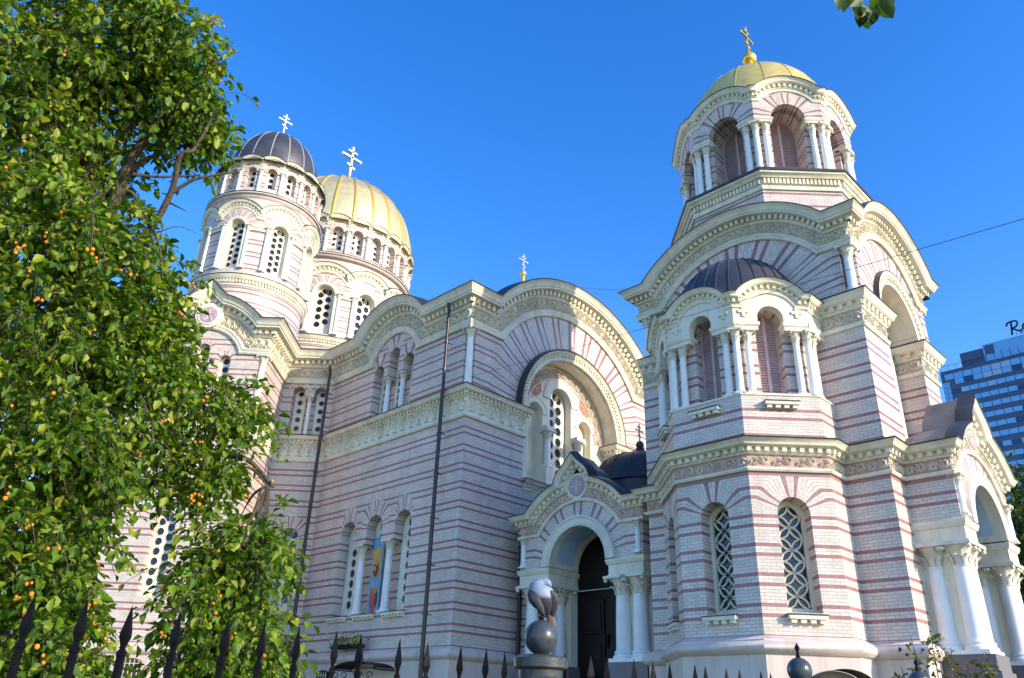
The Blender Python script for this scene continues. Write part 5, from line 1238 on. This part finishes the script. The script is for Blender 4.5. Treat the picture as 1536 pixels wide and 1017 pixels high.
blobs = [(0.34, 4.41, 5.03, 0.42), (0.67, 4.39, 5.33, 0.45), (0.98, 4.12, 5.27, 0.37), (1.2, 4.12, 5.02, 0.2), (0.76, 4.69, 4.93, 0.46), (0.44, 4.37, 4.39, 0.4), (1.09, 4.34, 4.97, 0.23), (1.36, 4.22, 4.83, 0.08), (1.0, 4.8, 4.69, 0.22),
 (0.67, 4.26, 3.93, 0.42), (1.02, 4.29, 3.95, 0.28), (0.75, 4.19, 3.35, 0.4), (1.09, 4.27, 3.51, 0.34), (1.28, 4.3, 3.78, 0.15), (1.41, 4.33, 3.41, 0.24), (0.9, 4.1, 2.91, 0.41), (1.3, 4.27, 3.08, 0.38), (1.66, 4.22, 3.18, 0.22), (1.87, 4.14, 3.16, 0.13), (1.01, 4.08, 2.48, 0.37), (1.25, 4.19, 2.68, 0.22), (1.57, 4.34, 2.96, 0.17), (1.86, 4.21, 2.99, 0.15),
 (1.87, 4.18, 2.70, 0.15), (2.0, 4.2, 2.36, 0.10), (2.03, 4.05, 2.41, 0.20), (2.0, 4.11, 2.1, 0.27), (1.92, 4.08, 1.85, 0.2), (2.17, 4.01, 1.95, 0.13), (2.1, 3.97, 1.76, 0.2), (1.0, 3.93, 2.11, 0.26), (1.14, 3.97, 2.23, 0.07), (1.12, 3.83, 1.8, 0.28), (1.22, 3.88, 1.95, 0.08), (1.12, 3.84, 1.55, 0.26), (1.98, 4.1, 1.5, .25), (.3, 4.3, 3.6, .45), (.3, 4.2, 2.8, .45), (.5, 4.0, 2.1, .4)]
tw = MB()
for pts, r0, r1, nm in limbs:
    c = catmull(pts); q = MB(); q.tube(c, [r0+(r1-r0)*(i/(len(c)-1))**.8 for i in range(len(c))], 10); child(q, nm, M['bark'], FT, 70)
tr = [Vector(p) for p in catmull(limbs[0][0])]
Ps, As, Ns, Ls, Ws = [], [], [], [], []; ends = []
for (x, y, z, r_) in blobs:
    n = int((20+430*r_*r_*1.35)*(1.1 if 1.5 < x < 1.95 and z > 2.75 else 2.2 if x > 1.8 and z < 2.8 else 2.1))
    (P, A, N_, L_, W_), lines = shoots(rng, np.array((x, y, z)), r_*.82, n, min(.22, .12+r_*.28), 10, .056, droop=.7, clump=.06)
    Ps.append(P); As.append(A); Ns.append(N_); Ls.append(L_); Ws.append(W_)
    for l in lines: tw.tube(l, .0018, 3, cap=False); ends.append((l[-1], r_))
    src = min(tr, key=lambda p: (p-Vector((x, y, z-.5))).length) if x < 1.6 else Vector((1.81, 4.25, 2.91)) if z > 2.7 else Vector((2.1, 4.02, 2.75))
    mid = src.lerp(Vector((x, y, z)), .5)+Vector((0, 0, .12)); k_ = .5 if x > 1.6 else 1; tw.tube(catmull([tuple(src), tuple(mid), (x, y, z)]), [.016*k_]*7+[.007*k_]*6, 5, cap=False)
V, F = leaf_arrays(*[np.concatenate(q) for q in (Ps, As, Ns, Ls, Ws)]); mesh_np('crown', V, F, M['leaf'], FT, FT)
child(tw, 'twigs', M['bark'], FT)
fr_r = random.Random(11); camp = Vector((0, 0, 1.6)); near = {}
for e, r_ in ends:                                      # the outermost shoot ends towards the viewer carry the fruit
    d = Vector(e)-camp; k = (int(math.atan2(d.y, d.x)*42), int(d.z/d.length*42))
    if k not in near or d.length < near[k][0]: near[k] = (d.length, e)
spots = [v[1] for v in near.values()]; fr_r.shuffle(spots); rest = MB()
for i, e in enumerate(spots[:140]):
    q = MB() if i < 96 else rest; c = Vector(e)
    for k in range(fr_r.choice((1, 2, 3, 3, 4, 6)) if i < 96 else fr_r.choice((1, 1, 2, 3))):
        p = c+Vector((fr_r.gauss(0, .022), fr_r.gauss(0, .022), fr_r.gauss(-.03, .02))); q.sphere(tuple(p), fr_r.uniform(.0055, .0105), 10, sz=1.08); q.tube([tuple(c), tuple(p)], .0008, 3, m=1, cap=False)
    if i < 96: child(q, 'fruit_cluster', [M['fruit'], M['bark']], FT, 80)
o = child(rest, 'fruit_cluster', [M['fruit'], M['bark']], FT, 80); o['kind'] = 'stuff'
# linden bough above the camera
LT = empty('linden_tree', (-2.3, -2.9, 0)); tag(LT, 'linden whose drooping leafy twig hangs into the sky at the top', 'tree')
for pts, r0, r1, nm in (([(-2.3, -2.9, 0), (-2.25, -2.85, 2), (-2.3, -2.8, 4.5), (-2.2, -2.7, 7.5)], .2, .07, 'trunk'), ([(-2.28, -2.8, 4.4), (-1.2, -2.0, 5.6), (.3, -.9, 5.7), (1.4, -.2, 4.7), (1.80, .30, 3.75), (1.80, .40, 3.53)], .06, .004, 'branch'), ([(1.6, .05, 4.3), (1.74, .33, 3.72), (1.70, .46, 3.44)], .008, .003, 'branch')):
    c = catmull(pts); q = MB(); q.tube(c, [r0+(r1-r0)*i/(len(c)-1) for i in range(len(c))], 8); child(q, nm, M['bark'], LT, 70)
lp = [((1.765, .455, 3.455), (.0, .05, -.9), .06), ((1.74, .45, 3.46), (-.5, .3, -.8), .055), ((1.70, .475, 3.45), (-.6, .2, -.4), .062), ((1.69, .47, 3.455), (-.2, .3, -.9), .065), ((1.72, .465, 3.45), (-.3, .5, -.9), .05), ((1.785, .44, 3.45), (.4, .3, -.7), .055), ((1.80, .42, 3.47), (.7, -.2, -.6), .06), ((1.77, .46, 3.44), (.1, .3, -1), .05), ((1.755, .46, 3.44), (-.2, .2, -1), .045), ((1.79, .43, 3.50), (.6, .3, -.1), .06), ((1.74, .46, 3.49), (-.6, .5, .1), .06), ((1.81, .41, 3.48), (.9, .1, -.3), .05), ((1.775, .45, 3.42), (.2, .2, -1), .045)]
P = np.array([q[0] for q in lp]); A = np.array([q[1] for q in lp]); N_ = rng.normal(size=P.shape)*.5+np.array([-.5, -.5, .5]); L_ = np.array([q[2] for q in lp])*1.08; P = P-np.array([0, 0, .012])
(P2, A2, N2, L2, W2), _ = shoots(rng, np.array((-2.2, -2.6, 7.2)), 1.3, 120, .5, 9, .08); (P3, A3, N3, L3, W3), _ = shoots(rng, np.array((-.3, -1.4, 5.9)), .6, 40, .3, 7, .07)
V, F = leaf_arrays(np.concatenate([P, P2, P3]), np.concatenate([A, A2, A3]), np.concatenate([N_, N2, N3]), np.concatenate([L_, L2, L3]), np.concatenate([L_*.8, W2, W3])); mesh_np('crown', V, F, M['leaf_linden'], LT, LT)
q = MB()
for (x, y, z) in ((1.745, .46, 3.385), (1.758, .46, 3.375), (1.80, .44, 3.41), (1.715, .48, 3.43), (1.785, .45, 3.38)):
    q.tube([(1.765, .455, 3.45), (x, y, z+.01)], .0008, 3)
    for k in range(3): q.sphere((x+rng.normal()*.005, y+rng.normal()*.005, z+rng.normal()*.004), .0035, 6)
child(q, 'seeds', M['iron'], LT)
# trees beyond the porch
def bigtree(x, y, h, rc, label, seed, n=1500):
    T = empty('leafy_tree', (x, y, 0)); tag(T, label, 'tree', 'trees beyond the porch'); q = MB(); q.tube(catmull([(x, y, 0), (x+.2, y, h*.3), (x-.1, y+.2, h*.6), (x, y, h*.9)]), [.35-.014*i for i in range(19)], 8); child(q, 'trunk', M['bark'], T, 70)
    rg = np.random.default_rng(seed); a = []
    for k in range(26):
        d = rg.normal(size=3); d /= np.linalg.norm(d); c = np.array([x, y, h*.62])+d*np.array([rc, rc, h*.36])*rg.uniform(.45, 1.0); (p, aa, nn, l, w_), _ = shoots(rg, c, rc*.34, n//20, 1.2, 9, .30); a.append((p, aa, nn, l, w_))
    V, F = leaf_arrays(*[np.concatenate(z) for z in zip(*a)]); mesh_np('crown', V, F, M['leaf_dark'], T, T)
bigtree(58.5, 12.6, 18.5, 4.6, 'tall dark green tree right behind the sunlit porch', 1); bigtree(60, 8.4, 20.0, 5.2, 'broad dark green tree at the right edge of the view', 2)
# rose shoots
RB = empty('rose_bush', (5.95, 1.95, 0)); tag(RB, 'thin rose shoots with reddish tips in front of the tower base', 'rose bush'); q = MB(); a = []
for top, l in (((5.91, 2.08, 2.24), .55), ((5.94, 1.96, 2.31), .7), ((6.03, 1.80, 2.06), .5), ((6.05, 1.68, 2.13), .45), ((5.9, 2.17, 2.05), .4), ((5.98, 1.92, 2.05), .5), ((6.0, 1.87, 2.16), .5)):
    b0 = (5.95+rng.normal()*.05, 1.95+rng.normal()*.05, 0); mid = ((b0[0]+top[0])/2+.03, (b0[1]+top[1])/2, top[2]*.6); c = catmull([b0, mid, top]); q.tube(c, [.007-.0004*i for i in range(len(c))], 5)
    for k in range(26):
        t = 1-.34*rng.random(); p = np.array(c[min(len(c)-1, int(t*(len(c)-1)))])+rng.normal(size=3)*.03
        for s in range(4): a.append((p+rng.normal(size=3)*.022, rng.normal(size=3)+np.array([0, 0, -.3]), rng.normal(size=3)+np.array([0, 0, 1.2]), .036*rng.uniform(.7, 1.2)))
child(q, 'stem', M['rosewood'], RB); P = np.array([z[0] for z in a]); L_ = np.array([z[3] for z in a]); V, F = leaf_arrays(P, np.array([z[1] for z in a]), np.array([z[2] for z in a]), L_, L_*.65); mesh_np('leaves', V, F, M['leaf_rose'], RB, RB)
